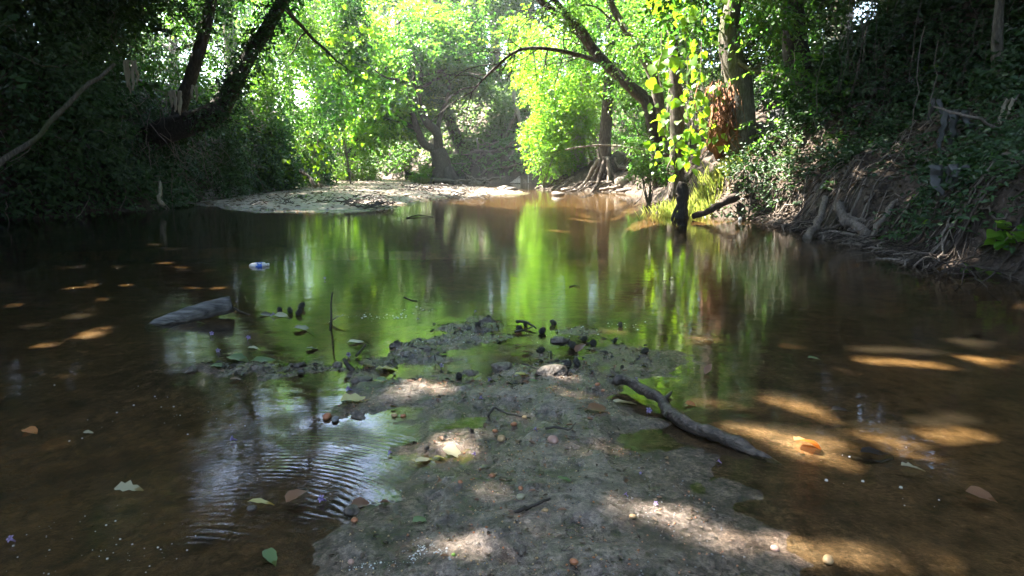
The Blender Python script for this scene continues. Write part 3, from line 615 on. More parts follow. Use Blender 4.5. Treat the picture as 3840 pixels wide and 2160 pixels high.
for i, ((tx, ty), c, R) in enumerate(SHADE_TREES):
    z0 = hz(tx, ty); base = np.array([tx, ty, z0 - .1]); c = np.array(c); R = np.array(R)
    side = 'left' if tx < 0 else 'right'
    rank = sorted([q[0][1] for q in SHADE_TREES if (q[0][0] < 0) == (tx < 0)]).index(ty) + sum(q[0][1] == ty and q[0][0] < tx and (q[0][0] < 0) == (tx < 0) for q in SHADE_TREES)
    nth = ['first', 'second', 'third', 'fourth', 'fifth', 'sixth', 'seventh', 'eighth', 'ninth', 'tenth', 'eleventh', 'twelfth', 'thirteenth', 'fourteenth', 'fifteenth', 'sixteenth', 'seventeenth', 'eighteenth'][rank]
    root = empty('shade_tree', base, f'{nth} added shade tree, mostly out of view, on the {side} bank, counted upstream', 'tree', 'added trees shading the stream')
    mb = MB(); tips = []
    P = spline([base, base + (c - base) * np.array([.12, .12, .4]), base + (c - base) * np.array([.5, .5, .75]), c], 12)
    mb.tube(P, np.linspace(.2, .07, 12), 8, .05, i)
    for k in range(6): grow(mb, P[rc.integers(7, 12)], norm(rc.normal(0, 1, 3) * [1, 1, .3] + [0, 0, .2]), R[0] * .8, .05, rc, 1, tips, 0.1)
    mb.build('trunk', M['bark_dark'], root)
    lv = Leaves(); C = np.vstack([shell(c, R, 46, rc, -1, .05), np.array(tips)])
    clumps(lv, C, rc.uniform(.7, 1.15, len(C)), 28, 7, .55, .27, rc, .2, .45)
    lv.prune(SPOTS, rc)
    lv.build('crown', M['canopy'], root, 'dia', .62)

# --- the forest behind the bend
rb = np.random.default_rng(55)
BACK = [(-19, 40, 16, 3.8, 'far'), (-14.5, 46, 12, 3.8, 'far'), (-10.5, 39, 9.5, 3.2, 'bright'), (-7.5, 48, 13, 4, 'far'), (-4.2, 41, 13, 3.4, 'far'), (-1.2, 47, 16, 4.2, 'far'),
        (0.8, 38, 12, 3.2, 'far'), (3.8, 44, 15, 4.0, 'far'), (6.5, 37, 13, 3.6, 'broad'), (10, 43, 15, 4.2, 'far'), (-24, 46, 16, 4.6, 'far'), (14, 38, 14, 4, 'far'), (-11, 56, 14, 4.6, 'far'), (0, 58, 20, 5, 'far'), (9, 56, 19, 5, 'far'), (-20, 58, 15, 4.6, 'far')]
BACK += [(-12.5, 31, 15, 3.0, 'broad'), (-8.5, 33, 8.6, 2.8, 'bright'), (-16, 27, 15, 3.4, 'broad'), (9.5, 20, 15, 3.4, 'broad'), (13, 25, 16, 3.6, 'broad'), (6.8, 27, 14, 3.2, 'broad'), (15.5, 18, 15, 3.6, 'broad'), (-14.5, 21, 14, 3.2, 'broad'), (-15.5, 13, 13, 3.2, 'broad'), (3.0, 32, 15, 3.2, 'far'), (-3.5, 34, 17, 3.4, 'broad'), (-21, 27, 14, 4, 'broad')]
blab = ['tall hazy tree far behind the round bright tree', 'hazy tree between two others at the far bend', 'yellow-green tree glimpsed behind the bend', 'tallest hazy blue-green tree behind the forked tree',
        'hazy tree right behind the forked tree', 'dim blue-green tree beyond the big dark trunk', 'dusky tree behind the slender curved sapling', 'far hazy tree behind the yellow-green shrub', 'leafy green tree behind the headland trees',
        'far tree hidden behind the leaning right trunks', 'far hazy tree beyond the overhanging left shrubs', 'far tree behind the vine-hung bank', 'farthest pale tree in the middle of the gap', 'farthest pale tree above the bend', 'farthest pale tree behind the headland', 'farthest pale tree behind the left bank trees', 'tall tree behind the overhanging left shrubs', 'tall yellow-green tree rising behind the round tree', 'tall tree far back over the left bank', 'tall tree on the bank behind the leaning trunks', 'tree beyond the top of the right bank', 'tree behind the glowing headland bush', 'tree farthest right on the high bank', 'tall tree above the far left shrubs', 'tall tree behind the left bank creepers', 'hazy tree right of the big dark trunk', 'tall green tree above the forked tree', 'tall tree far left behind the bank thicket']
for (x, y, h, cr, m), lb in zip(BACK, blab):
    simple_tree(lb, x, y, h, cr, rb, M[m], M['bark_grey'], 34, 18, 7, .27, 'trees beyond the bend', cbase=(.2 if y > 50 else .12 if y > 35.5 else .3), spots=SPOTS if y < 35.5 else None)

# --- the round sunlit tree in the middle
rm = np.random.default_rng(21)
base = np.array([-6.6, 28.0, hz(-6.6, 28) - .1]); T = empty('tree', base, 'rounded bright green tree left of the forked tree, sunlit on top', 'tree')
mb = MB(); tips = []
P = spline([base, base + [.3, -.2, 1.6], base + [1.2, -.6, 3.2], base + [2.0, -.8, 4.6]], 10); mb.tube(P, np.linspace(.2, .07, 10), 8, .05)
for k in range(9): grow(mb, P[rm.integers(4, 10)], norm(rm.normal(0, 1, 3) * [1, 1, .5] + [.2, -.2, .2]), 2.2, .06, rm, 2, tips, .05)
mb.build('trunk', M['bark_dark'], T)
lv = Leaves(); C = np.vstack([shell(at(1480, 230, 27), (2.9, 2.2, 2.6), 70, rm, -1, .15), shell(at(1350, 430, 25.5), (1.6, 1.4, 1.3), 26, rm, -1, .2)])
clumps(lv, C, rm.uniform(.45, .85, len(C)), 26, 8, .5, .15, rm)
lv.build('crown', M['bright'], T, 'hex', .62)

# --- forked tree at the bend
rv = np.random.default_rng(33)
yv = 25.4; base = at(1668, 668, yv); base[2] = hz(base[0], base[1]) - .05
T = empty('tree', base, 'dark forked tree with two curving limbs standing at the bend', 'tree')
mb = MB(); mb.tube(spline([base, at(1655, 610, yv), at(1640, 560, yv)], 9), np.linspace(.40, .27, 9), 10, .06); flare(mb, base + UP * .05, .34, 6, 1.0, rv)
mb.build('trunk', M['bark_dark'], T)
tips = []
for pts, r in (([(1640, 565), (1590, 540), (1570, 500), (1553, 450), (1535, 390), (1520, 300)], .17), ([(1643, 570), (1640, 500), (1610, 470), (1585, 430), (1570, 380), (1580, 290)], .19), ([(1640, 500), (1650, 440), (1680, 360), (1690, 260)], .10)):
    mb = MB(); P = spline([at(u, v, yv - .1 * k) for k, (u, v) in enumerate(pts)], 14); mb.tube(P, np.linspace(r, r * .4, 14), 8, .05)
    for k in range(4): grow(mb, P[rv.integers(6, 14)], norm(rv.normal(0, 1, 3) + [0, -.2, .5]), 1.6, r * .3, rv, 1, tips)
    mb.build('limb', M['bark_dark'], T)
lv = Leaves(); C = np.vstack([np.array(tips), shell(at(1620, 270, yv + .6), (1.8, 1.2, 1.0), 26, rv, -1, .2), shell(at(1480, 480, yv + .5), (.7, .8, .5), 8, rv, -1, .2), shell(at(1700, 200, yv + 1), (2.0, 1.6, 1.4), 22, rv, -1, .2)])
clumps(lv, C, rv.uniform(.35, .65, len(C)), 20, 7, .45, .15, rv); lv.build('crown', M['broad'], T, 'hex', .62)
# leaning trunk beside it
base = at(1780, 645, 27.6); base[2] = hz(base[0], base[1]) - .1; T = empty('tree', base, 'thick dark trunk leaning left just behind the forked tree', 'tree')
mb = MB(); P = spline([base, at(1765, 590, 27.6), at(1725, 540, 27.6), at(1690, 460, 27.4), at(1665, 380, 27.2), at(1650, 200, 27)], 14); mb.tube(P, np.linspace(.33, .13, 14), 10, .05); mb.build('trunk', M['bark_dark'], T)
lv = Leaves(); C = shell(at(1700, 100, 27.5), (2.2, 1.8, 1.6), 26, rv, -1, .2); clumps(lv, C, rv.uniform(.4, .7, len(C)), 20, 7, .45, .16, rv); lv.build('crown', M['broad'], T, 'hex', .62)
# big dark trunk behind
base = at(1775, 560, 33); base[2] = hz(base[0], base[1]) - .1; T = empty('tree', base, 'big upright dark trunk rising behind the forked tree', 'tree')
mb = MB(); mb.tube(spline([base, at(1775, 480, 33), at(1782, 380, 33), at(1790, 200, 33), at(1795, -60, 33)], 14), np.linspace(.55, .34, 14), 10, .05); mb.build('trunk', M['bark_dark'], T)
lv = Leaves(); C = np.vstack([shell(at(1800, 60, 33), (3, 2.5, 2.6), 44, rv, -1, .2), shell(at(1950, 330, 34), (2.4, 1.5, 2.6), 36, rv, -1, .2)]); clumps(lv, C, rv.uniform(.5, .9, len(C)), 18, 7, .5, .19, rv); lv.build('crown', M['far'], T, 'dia', .62)
# slender curved sapling
base = at(1965, 500, 26); base[2] = hz(base[0], base[1]); T = empty('sapling', base, 'slender pale curved sapling trunk above the far bank', 'tree')
mb = MB(); mb.tube(spline([base, at(1958, 470, 26), at(1930, 380, 26), at(1932, 320, 26), at(1955, 260, 26), at(1950, 100, 26)], 14), np.linspace(.11, .05, 14), 7); mb.build('trunk', M['bark_pale'], T)
lv = Leaves(); C = shell(at(1960, 180, 26), (.8, .8, 1.0), 12, rv, -1, .2); clumps(lv, C, rv.uniform(.3, .5, len(C)), 16, 7, .4, .13, rv); lv.build('crown', M['bright'], T, 'hex', .6)
base = at(1875, 590, 26); base[2] = hz(base[0], base[1]); T = empty('sapling', base, 'thin dark sapling leaning right on the far slope', 'tree')
mb = MB(); mb.tube(spline([base, at(1885, 540, 26), at(1910, 480, 26), at(1935, 420, 26), at(1960, 300, 26.5)], 12), np.linspace(.10, .05, 12), 7); mb.build('trunk', M['bark_grey'], T)
lv = Leaves(); C = shell(at(1880, 400, 26.6), (.9, .8, .8), 14, rv, -1, .2); clumps(lv, C, rv.uniform(.3, .5, len(C)), 16, 7, .4, .13, rv); lv.build('crown', M['far'], T, 'hex', .6)

# --- left bank: big trunk growing sideways out of the bank, then up
rl = np.random.default_rng(77)
base = at(520, 540, 12.2); T = empty('tree', base, 'massive trunk growing sideways from the left bank then bending up', 'tree')
mb = MB(); P = spline([at(500, 560, 12.6), at(600, 500, 12.2), at(720, 460, 11.9), at(810, 420, 11.8), at(870, 330, 11.9), at(930, 215, 12.1), at(1000, 110, 12.3), at(1070, -40, 12.5), at(1090, -300, 13)], 26)
mb.tube(P, np.interp(np.linspace(0, 1, 26), [0, .2, .42, .5, 1], [.22, .20, .165, .13, .085]), 14, .06, 4); mb.build('trunk', M['bark_dark'], T)
tips = []
for k in range(3): mb = MB(); grow(mb, P[rl.integers(21, 26)], norm(rl.normal(0, .6, 3) + [.0, -.1, .9]), 1.8, .05, rl, 1, tips); mb.build('limb', M['bark_dark'], T)
lv = Leaves(); C = np.vstack([shell(at(900, -520, 13.2), (2.0, 2, 1.0), 26, rl, -1, .2), np.array(tips)]); clumps(lv, C, rl.uniform(.5, .8, len(C)), 18, 7, .5, .13, rl); lv.prune(SPOTS, rl); lv.build('crown', M['broad'], T, 'hex', .6)
lv = Leaves(); n_ = 520; k_ = rl.integers(8, 25, n_); a_ = rand_dirs(n_, rl); a_[:, 1] = -abs(a_[:, 1]); lv.sprays(P[k_] + a_ * .16, a_ + [0, 0, -.5], .18, 4, .075, rl, .3, .5, None, a_ + UP * .4); lv.build('ivy', M['dark'], T, 'hex', .6)
base = at(670, 420, 12.6); T = empty('tree', base, 'thinner upright trunk beside the massive bent one', 'tree')
mb = MB(); mb.tube(spline([at(655, 500, 12.6), at(680, 390, 12.6), at(725, 260, 12.6), at(765, 130, 12.6), at(800, -40, 12.6), at(830, -250, 12.6)], 16), np.linspace(.13, .08, 16), 9, .05, 2); mb.build('trunk', M['bark_dark'], T)
lv = Leaves(); C = shell(at(820, -350, 12.6), (1.4, 1.4, .9), 14, rl, -1, .2); clumps(lv, C, rl.uniform(.4, .7, len(C)), 18, 7, .5, .12, rl); lv.prune(SPOTS, rl); lv.build('crown', M['broad'], T, 'hex', .6)

# --- headland: root-flared trunk, pale trunk, leaning pair
rh = np.random.default_rng(91)
yh = 18.6; base = at(2275, 640, yh); base[2] = hz(base[0], base[1]) - .05
T = empty('tree', base, 'straight dark trunk with a flared root foot on the sandy headland', 'tree'); HEAD = T
mb = MB(); P = spline([base, base + [.0, 0, .25], at(2268, 560, yh), at(2272, 480, yh), at(2282, 330, yh), at(2290, 150, yh), at(2300, -100, yh)], 18)
mb.tube(P, np.interp(np.linspace(0, 1, 18), [0, .12, .3, 1], [.36, .22, .18, .11]), 12, .05, 5); mb.build('trunk', M['bark_dark'], T)
mb = MB(); tips = []
for k in range(5): grow(mb, P[rh.integers(12, 18)], norm(rh.normal(0, 1, 3) * [1, 1, .5] + [-.2, -.1, .7]), 1.8, .04, rh, 1, tips)
mb.build('limb', M['bark_dark'], T)
lv = Leaves(); C = np.vstack([np.array(tips), shell(at(2320, 60, yh), (2.0, 1.6, 1.6), 30, rh, -1, .2)]); clumps(lv, C, rh.uniform(.4, .65, len(C)), 22, 8, .40, .09, rh); lv.build('crown', M['broad'], T, 'hex', .6)
for k in range(9):                                       # flared roots running over the bank edge
    a = -2.9 + k * 0.42; d = np.array([math.cos(a), math.sin(a), 0])
    p0 = base + UP * .42 + d * .16; p1 = base + d * .34 + UP * .16; p2 = base + d * rh.uniform(.7, 1.1); p2[2] = hz(p2[0], p2[1]) + .02; p3 = base + d * rh.uniform(1.4, 2.2) + rh.normal(0, .15, 3); p3[2] = hz(p3[0], p3[1]) - .05
    mb = MB(); mb.tube(wiggle(spline([p0, p1, p2, p3], 12), .02, rh), np.linspace(.075, .016, 12), 7, .08, k); mb.build('root', M['root_dark' if k % 3 else 'root'], T)
yp = 20.2; base = at(2170, 640, yp); base[2] = hz(base[0], base[1]) - .05; T = empty('tree', base, 'pale sunlit trunk at the tip of the headland among yellow-green leaves', 'tree')
mb = MB(); P = spline([base, at(2165, 560, yp), at(2178, 460, yp), at(2192, 340, yp), at(2215, 180, yp), at(2230, -60, yp)], 14); mb.tube(P, np.linspace(.24, .12, 14), 10, .04, 8); flare(mb, base + UP * .05, .22, 6, .8, rh); mb.build('trunk', M['bark_pale'], T)
lv = Leaves(); C = np.vstack([shell(at(2150, 300, yp - .3), (1.6, 1.2, 1.7), 40, rh, -1, .2), shell(at(2130, 40, yp), (2.0, 1.6, 1.2), 14, rh, -1, .2)]); clumps(lv, C, rh.uniform(.35, .6, len(C)), 26, 9, .40, .088, rh, .35); lv.build('crown', M['bright'], T, 'hex', .6)
yl = 15.2
def limb_tree(label, base_uv, y, pts, r, bk, crowns, mat, leafL=.08, spots=True, twigs=6, hang=False):
    base = at(*base_uv, y); base[2] = max(hz(base[0], base[1]) - .55, -0.3); T = empty('tree', base, label, 'tree')
    mb = MB(); P = spline([base] + [at(u, v, yy) for u, v, yy in pts], 20); mb.tube(P, np.linspace(r * 1.15, r * .45, 20), 10, .05, 6); mb.build('trunk', bk, T)
    mb = MB(); tips = []
    for k in range(twigs): grow(mb, P[rh.integers(6, 20)], norm(rh.normal(0, 1, 3) * [1, .7, .7] + [-.2, -.2, .25]), 1.5, r * .22, rh, 2, tips, .05)
    mb.build('twigs', bk, T)
    lv = Leaves(); C = [np.array(tips)] if len(tips) else []
    for c, R, n in crowns: C.append(shell(c, R, n, rh, -1, .2))
    C = np.vstack(C); clumps(lv, C, rh.uniform(.28, .5, len(C)), 18, 8, .32, leafL, rh)
    if spots: lv.prune(SPOTS, rh)
    lv.build('crown', mat, T, 'hex', .6); return T, P
LEAN, P = limb_tree('dark trunk leaning far left from the right bank, with a long bare side branch', (2500, 520), 14.6, [(2440, 420, 14.8), (2380, 340, 15), (2300, 265, 15.2), (2230, 190, 15.3), (2170, 120, 15.4), (2080, 45, 15.5), (1960, -60, 15.6), (1800, -220, 15.8)], .135, M['bark_dark'], [(at(1850, -260, 15.8), (2, 1.6, .9), 22)], M['broad'], .08, True, 1)
mb = MB(); tips = []                                      # the long bare branch with hanging twigs
Pb = spline([at(2270, 240, 15.2), at(2200, 215, 15.0), at(2100, 190, 14.8), at(2000, 180, 14.7), at(1930, 195, 14.6), at(1860, 250, 14.5), at(1800, 310, 14.4), at(1770, 345, 14.4)], 24); mb.tube(Pb, np.linspace(.055, .012, 24), 6, .05)
for k in range(26):
    i = rh.integers(4, 24); d = norm(np.array([-.7, -.1, -.35]) + rh.normal(0, .45, 3)); grow(mb, Pb[i], d, rh.uniform(.5, 1.3), .013, rh, 1, tips, -.15, .16, 3, 5)
mb.build('bare_branch', M['bark_dark'], LEAN)
mb = MB(); Pc = spline([at(2215, 175, 15.3), at(2180, 110, 15.1), at(2120, 50, 15.0), at(2060, -30, 14.9), at(2000, -150, 14.8)], 14); mb.tube(Pc, np.linspace(.10, .04, 14), 8)
for k in range(12): grow(mb, Pc[rh.integers(2, 14)], norm(np.array([-.6, -.1, -.3]) + rh.normal(0, .5, 3)), 1.1, .014, rh, 1, tips, -.1, .16, 3, 5)
mb.build('limb', M['bark_dark'], LEAN)
limb_tree('slim dark trunk leaning left behind the hanging vine', (2520, 560), 15.6, [(2470, 400, 15.6), (2455, 300, 15.6), (2400, 190, 15.6), (2340, 100, 15.6), (2290, 10, 15.6), (2230, -150, 15.6)], .13, M['bark_grey'], [(at(2420, 40, 16.5), (1.2, 1, 1.0), 16), (at(2400, 260, 17), (.9, .8, 1.0), 14)], M['broad'], .075, True, 2)
limb_tree('mossy straight trunk half hidden by the hanging vine', (2545, 560), 12.6, [(2540, 430, 12.6), (2535, 330, 12.6), (2525, 200, 12.6), (2515, 60, 12.6), (2500, -150, 12.6)], .13, M['bark_grey'], [(at(2600, -160, 12.6), (1.2, 1, .8), 12)], M['broad'], .08, True, 0)
limb_tree('stout trunk with a sunlit edge curving up beside the orange roots', (2800, 420), 11.0, [(2775, 330, 11), (2745, 220, 11), (2735, 120, 11), (2750, 20, 11), (2790, -150, 11), (2860, -400, 11)], .20, M['bark_grey'], [(at(2860, -420, 11), (1.6, 1.4, .8), 16)], M['broad'], .08, True, 2)
limb_tree('wide shaded trunk on the dark slope right of the stout one', (3010, 420), 11.6, [(2995, 300, 11.6), (2985, 180, 11.6), (2975, 60, 11.6), (2980, -150, 11.6), (3000, -400, 11.6)], .24, M['bark_dark'], [(at(3000, -420, 11.6), (1.6, 1.4, .8), 16)], M['broad'], .08, True, 2)
limb_tree('pale slim trunk high on the right slope behind hanging twigs', (3760, 420), 7.6, [(3745, 300, 7.6), (3740, 150, 7.6), (3750, 0, 7.6), (3760, -200, 7.6)], .07, M['bark_grey'], [(at(3760, -400, 7.6), (1.0, 1.0, .6), 10)], M['dark'], .08, True, 0)

# ------------------------------------------------------------------ left bank creepers and shrubs
def wall_leaves(lv, y0, y1, z0, z1, n, leafL, rg, out=0.0, depth=0.7, k=6, sl=0.3, over=0.0):
    y = rg.uniform(y0, y1, n); z = z0 + (z1 - z0) * rg.uniform(0, 1, n)
    bulge = 1.15 * fbm(y, z, 0.6, 3, 61) + 0.6 * fbm(y, z, 1.9, 2, 67)
    x = XL(y) + out + bulge - 0.10 * z + over * np.clip(z - 1.0, 0, 5) - depth * rg.uniform(0, 1, n) ** 1.6
    x = np.where(z < 0.5, np.minimum(x, XL(y) + out + 0.05 + 0.3 * fbm(y, z, 1.2, 2, 5)), x)
    O = np.stack([x, y, z], 1)
    D = np.array([0.55, -0.25, -0.5]) + rg.normal(0, 0.45, (n, 3))
    nrm = np.array([0.6, -0.35, 0.65]) + rg.normal(0, 0.2, (n, 3))
    vb = np.clip(0.5 + 1.1 * fbm(y, z, 0.9, 2, 71) + rg.normal(0, .12, n), 0, 1)
    m = (fbm(y, z, 1.5, 3, 83) + rg.uniform(-.4, .25, n)) > -0.28            # ragged holes
    lv.sprays(O[m], D[m], sl * rg.uniform(.6, 1.3, m.sum()), k, leafL, rg, .35, .5, vb[m], nrm[m])
def stems(n, y0, y1, z0, z1, rg, out=0.1, r=.006, sag=.5):
    mb = MB()
    for i in range(n):
        y = rg.uniform(y0, y1); z = rg.uniform(z0, z1); p = np.array([XL(y) + out + rg.uniform(-.3, .25), y, z])
        L = rg.uniform(.4, 1.5); d = norm(np.array([rg.normal(0.1, .3), rg.normal(0, .8), rg.normal(-.5, .5)]))
        P = wiggle(np.array([p + d * L * t - UP * sag * L * (t - t * t) for t in np.linspace(0, 1, 9)]), .03, rg); mb.tube(P, np.linspace(r, r * .5, 9) * rg.uniform(.6, 1.6), 4, cap=False)
    return mb
def bank_shrub(name, label, y0, y1, z0, z1, n, leafL, mat, seed, cat='shrub', out=0.0, depth=.7, over=0.0, nst=26, k=6, spots=False, shape='hex', sl=.3):
    rg = np.random.default_rng(seed); ym = (y0 + y1) / 2; T = empty(name, (XL(ym) - .3, ym, max(z0 - .05, 0)), label, cat)
    lv = Leaves(); wall_leaves(lv, y0, y1, z0, z1, n, leafL, rg, out, depth, k, sl, over)
    if spots: lv.prune(SPOTS, rg)
    lv.build('foliage', mat, T, shape, .58)
    stems(nst, y0, y1, z0 + .1, z1, rg, out + .05).build('stems', M['root'], T)
    return T
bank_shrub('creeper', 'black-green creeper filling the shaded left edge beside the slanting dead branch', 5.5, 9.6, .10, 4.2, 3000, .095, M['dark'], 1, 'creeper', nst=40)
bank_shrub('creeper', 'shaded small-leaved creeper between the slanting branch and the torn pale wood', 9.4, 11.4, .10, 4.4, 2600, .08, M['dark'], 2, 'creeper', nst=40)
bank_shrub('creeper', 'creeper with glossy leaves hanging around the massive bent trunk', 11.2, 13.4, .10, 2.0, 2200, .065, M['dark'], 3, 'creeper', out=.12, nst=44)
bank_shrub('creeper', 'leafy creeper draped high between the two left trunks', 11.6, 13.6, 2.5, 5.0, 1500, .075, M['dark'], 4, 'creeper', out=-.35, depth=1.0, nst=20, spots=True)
bank_shrub('creeper', 'dark leafy curtain filling the gap between the left trunks', 11.4, 14.9, 1.9, 6.8, 3600, .085, M['dark'], 9, 'creeper', out=-.75, depth=.9, nst=14)
bank_shrub('shrub', 'olive-green shrub right of the massive bent trunk, half lit', 13.2, 16.2, 1.6, 4.9, 3000, .075, M['broad'], 5, nst=30, over=.10)
bank_shrub('creeper', 'trailing foliage below the olive shrub, leaves dark to stand in for the bank shadow', 13.0, 16.4, .10, 1.9, 2400, .07, M['dark'], 10, 'creeper', nst=46, out=.1)  # shadow under the shrub put into the colour by using the dark leaf
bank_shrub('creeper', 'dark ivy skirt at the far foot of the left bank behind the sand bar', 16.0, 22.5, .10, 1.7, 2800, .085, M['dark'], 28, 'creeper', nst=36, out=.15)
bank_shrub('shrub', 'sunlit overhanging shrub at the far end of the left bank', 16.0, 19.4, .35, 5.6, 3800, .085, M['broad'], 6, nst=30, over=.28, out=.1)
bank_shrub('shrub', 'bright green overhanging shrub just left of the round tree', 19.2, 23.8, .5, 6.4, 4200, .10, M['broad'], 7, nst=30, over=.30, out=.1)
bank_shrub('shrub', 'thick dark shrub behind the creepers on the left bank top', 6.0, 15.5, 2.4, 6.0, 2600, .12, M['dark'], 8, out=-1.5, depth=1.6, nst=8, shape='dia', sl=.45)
def bough(label, c, R, n, leafL, seed, mat='dark', spr=24):
    rg = np.random.default_rng(seed); c = np.array(c); T = empty('leafy_bough', c + [-R[0] * 1.2, 0, -.2], label, 'bough'); lv = Leaves(); C = shell(c, R, n, rg, -1, .1); clumps(lv, C, rg.uniform(.25, .45, len(C)), spr, 7, .28, leafL, rg, .4)
    lv.build('foliage', M[mat], T, 'hex', .6); mb = MB(); tips = []
    st = c + [-R[0] * 1.6, .2, .1]
    for k in range(6): q = C[rg.integers(len(C))]; mb.tube(wiggle(spline([st, st * .5 + q * .5 + [0, 0, .15], q], 9), .02, rg), np.linspace(.025, .005, 9), 5, cap=False)
    mb.build('stems', M['bark_dark'], T); return T
bough('dark leafy bough hanging in front of the thin upright trunk', (-6.25, 11.3, 3.75), (1.0, .6, 1.0), 46, .085, 201)
bough('dark leafy bough over the slanting dead branch', (-6.6, 9.6, 3.3), (.8, .6, .8), 36, .085, 202)
bough('sparse dark bough between the two left trunks', (-5.35, 12.6, 3.6), (.55, .4, .8), 16, .075, 203, 'dark', 16)
# low glowing bush on the far sand at the foot of the overhang
def bush(label, c, R, n_cl, leafL, mat, seed, cr=(.25, .45), sprays=18, name='shrub', cat='shrub', spots=False, k=7, lo=-1, stemr=.012, nst=10):
    rg = np.random.default_rng(seed); c = np.asarray(c, float); base = np.array([c[0], c[1], max(hz(c[0], c[1]), 0)]); T = empty(name, base, label, cat)
    lv = Leaves(); C = shell(c, R, n_cl, rg, lo, .2); clumps(lv, C, rg.uniform(*cr, len(C)), sprays, k, leafL * 3.2, leafL, rg)
    if spots: lv.prune(SPOTS, rg)
    P = lv.cat()[0]; lv.keep(P[:, 2] > 0.02)
    lv.build('foliage', mat, T, 'hex', .58)
    mb = MB()
    for i in range(nst):
        q = C[rg.integers(len(C))]; mb.tube(wiggle(spline([base - UP * .03, base * .5 + q * .5 + [0, 0, .1], q], 8), .02, rg), np.linspace(stemr, stemr * .4, 8), 5, cap=False)
    mb.build('stems', M['bark_grey'], T); return T
bush('low bright bush on the far sand below the overhanging shrubs', at(1330, 630, 25), (1.0, .8, .6), 22, .09, M['bright'], 11)
bush('small sunlit bush beside the fallen log at the far bend', at(1590, 655, 25.5), (.45, .4, .25), 8, .08, M['bright'], 12)
bush('shady bush under the forked tree limbs', at(1480, 590, 30), (1.6, 1.0, .9), 24, .11, M['broad'], 13)
bush('glowing yellow-green bush drooping to the water at the headland tip', at(2110, 530, 19.9), (.95, .8, 1.35), 66, .068, M['bright'], 14, (.22, .4), 30)
bush('bright leafy spray reaching left from the headland over the water', at(2040, 520, 19.6), (.55, .5, .55), 16, .09, M['bright'], 15, (.2, .32), 14)
bush('green leafy shrub between the pale trunk and the leaning trunk', at(2360, 420, 20.6), (1.0, .9, 1.6), 44, .07, M['broad'], 16, (.25, .42), 26)
bush('feathery light green shrub behind the pale headland trunk', at(2060, 300, 23), (1.3, 1.0, 1.5), 38, .075, M['bright'], 17, (.3, .5), 24)
bush('dim green shrub hanging over the far earth slope', at(2020, 420, 27), (1.6, 1.0, 1.4), 34, .12, M['far'], 18, (.4, .6), 16)
bush('dense dark ivy clump high in the overhanging left shrubs', at(1290, 110, 22), (.8, .8, 1.1), 26, .11, M['dark'], 19, (.3, .5), 20)
bush('small shrub on the earth slope behind the flared trunk', at(2440, 560, 16.8), (.5, .5, .4), 14, .07, M['broad'], 20, (.18, .3), 14)
bush('tall shrub filling the gap behind the leaning trunks', at(2450, 230, 18.5), (1.1, 1.0, 1.9), 50, .08, M['broad'], 22, (.3, .5), 26)
bush('pale leafy shrub left of the stump over the bank edge', at(2440, 600, 12.2), (.3, .4, .4), 14, .06, M['broad'], 23, (.12, .24), 14)

bush('dark tree-high shrub closing the gap behind the stout trunk', at(2860, 60, 15.5), (1.6, 1.2, 1.6), 44, .12, M['dark'], 24, (.4, .7), 20)
bush('dark thicket on the bank top behind the wide shaded trunk', at(3080, 40, 14.5), (1.5, 1.4, 1.4), 40, .12, M['dark'], 25, (.4, .7), 20)
bush('shaded thicket at the top of the right slope', at(3330, -20, 12.5), (1.5, 1.4, 1.2), 40, .11, M['dark'], 26, (.4, .7), 20)
bush('green thicket behind the mossy trunk', at(2640, 120, 16.5), (1.2, 1.2, 1.9), 46, .085, M['broad'], 27, (.35, .6), 28)
# ------------------------------------------------------------------ right bank cover
rr = np.random.default_rng(404)
def slope_cover(label, y0, y1, d0, d1, n, leafL, mat, seed, thr=-.1, lift=.12, name='ground_cover', cat='undergrowth', k=5, out='stuff', shape='hex'):
    rg = np.random.default_rng(seed); y = rg.uniform(y0, y1, n); d = rg.uniform(d0, d1, n); x = XR(y) + d
    m = fbm(x, y, 1.4, 3, seed) + rg.uniform(-.25, .25, n) > thr; x, y = x[m], y[m]
    z = height(x, y); O = np.stack([x, y, z + rg.uniform(0.02, 1, len(x)) ** 1.5 * lift], 1)
    D = np.array([-0.5, -0.25, 0.15]) + rg.normal(0, .55, (len(x), 3)); nn = np.array([-.35, -.35, .9]) + rg.normal(0, .2, (len(x), 3))
    lv = Leaves(); lv.sprays(O, D, .22 * rg.uniform(.6, 1.3, len(x)), k, leafL, rg, .15, .45, np.clip(.5 + fbm(x, y, 2, 2, 9), 0, 1), nn)
    ym = (y0 + y1) / 2; o = empty(name, (float(XR(ym) + (d0 + d1) / 2), ym, 0), label, None, None); o['kind'] = out
    lv.build('leaves', mat, o, shape, .6); return o
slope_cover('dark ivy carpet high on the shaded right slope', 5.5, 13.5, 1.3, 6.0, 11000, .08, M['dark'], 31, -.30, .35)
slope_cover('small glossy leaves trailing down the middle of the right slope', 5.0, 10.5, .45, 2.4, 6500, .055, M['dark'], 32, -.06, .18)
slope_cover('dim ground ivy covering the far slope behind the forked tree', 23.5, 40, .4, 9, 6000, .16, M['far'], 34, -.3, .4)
slope_cover('sparse leaves over the root wall of the right bank', 4.6, 9.8, .05, .9, 2200, .05, M['dark'], 33, .02, .10)
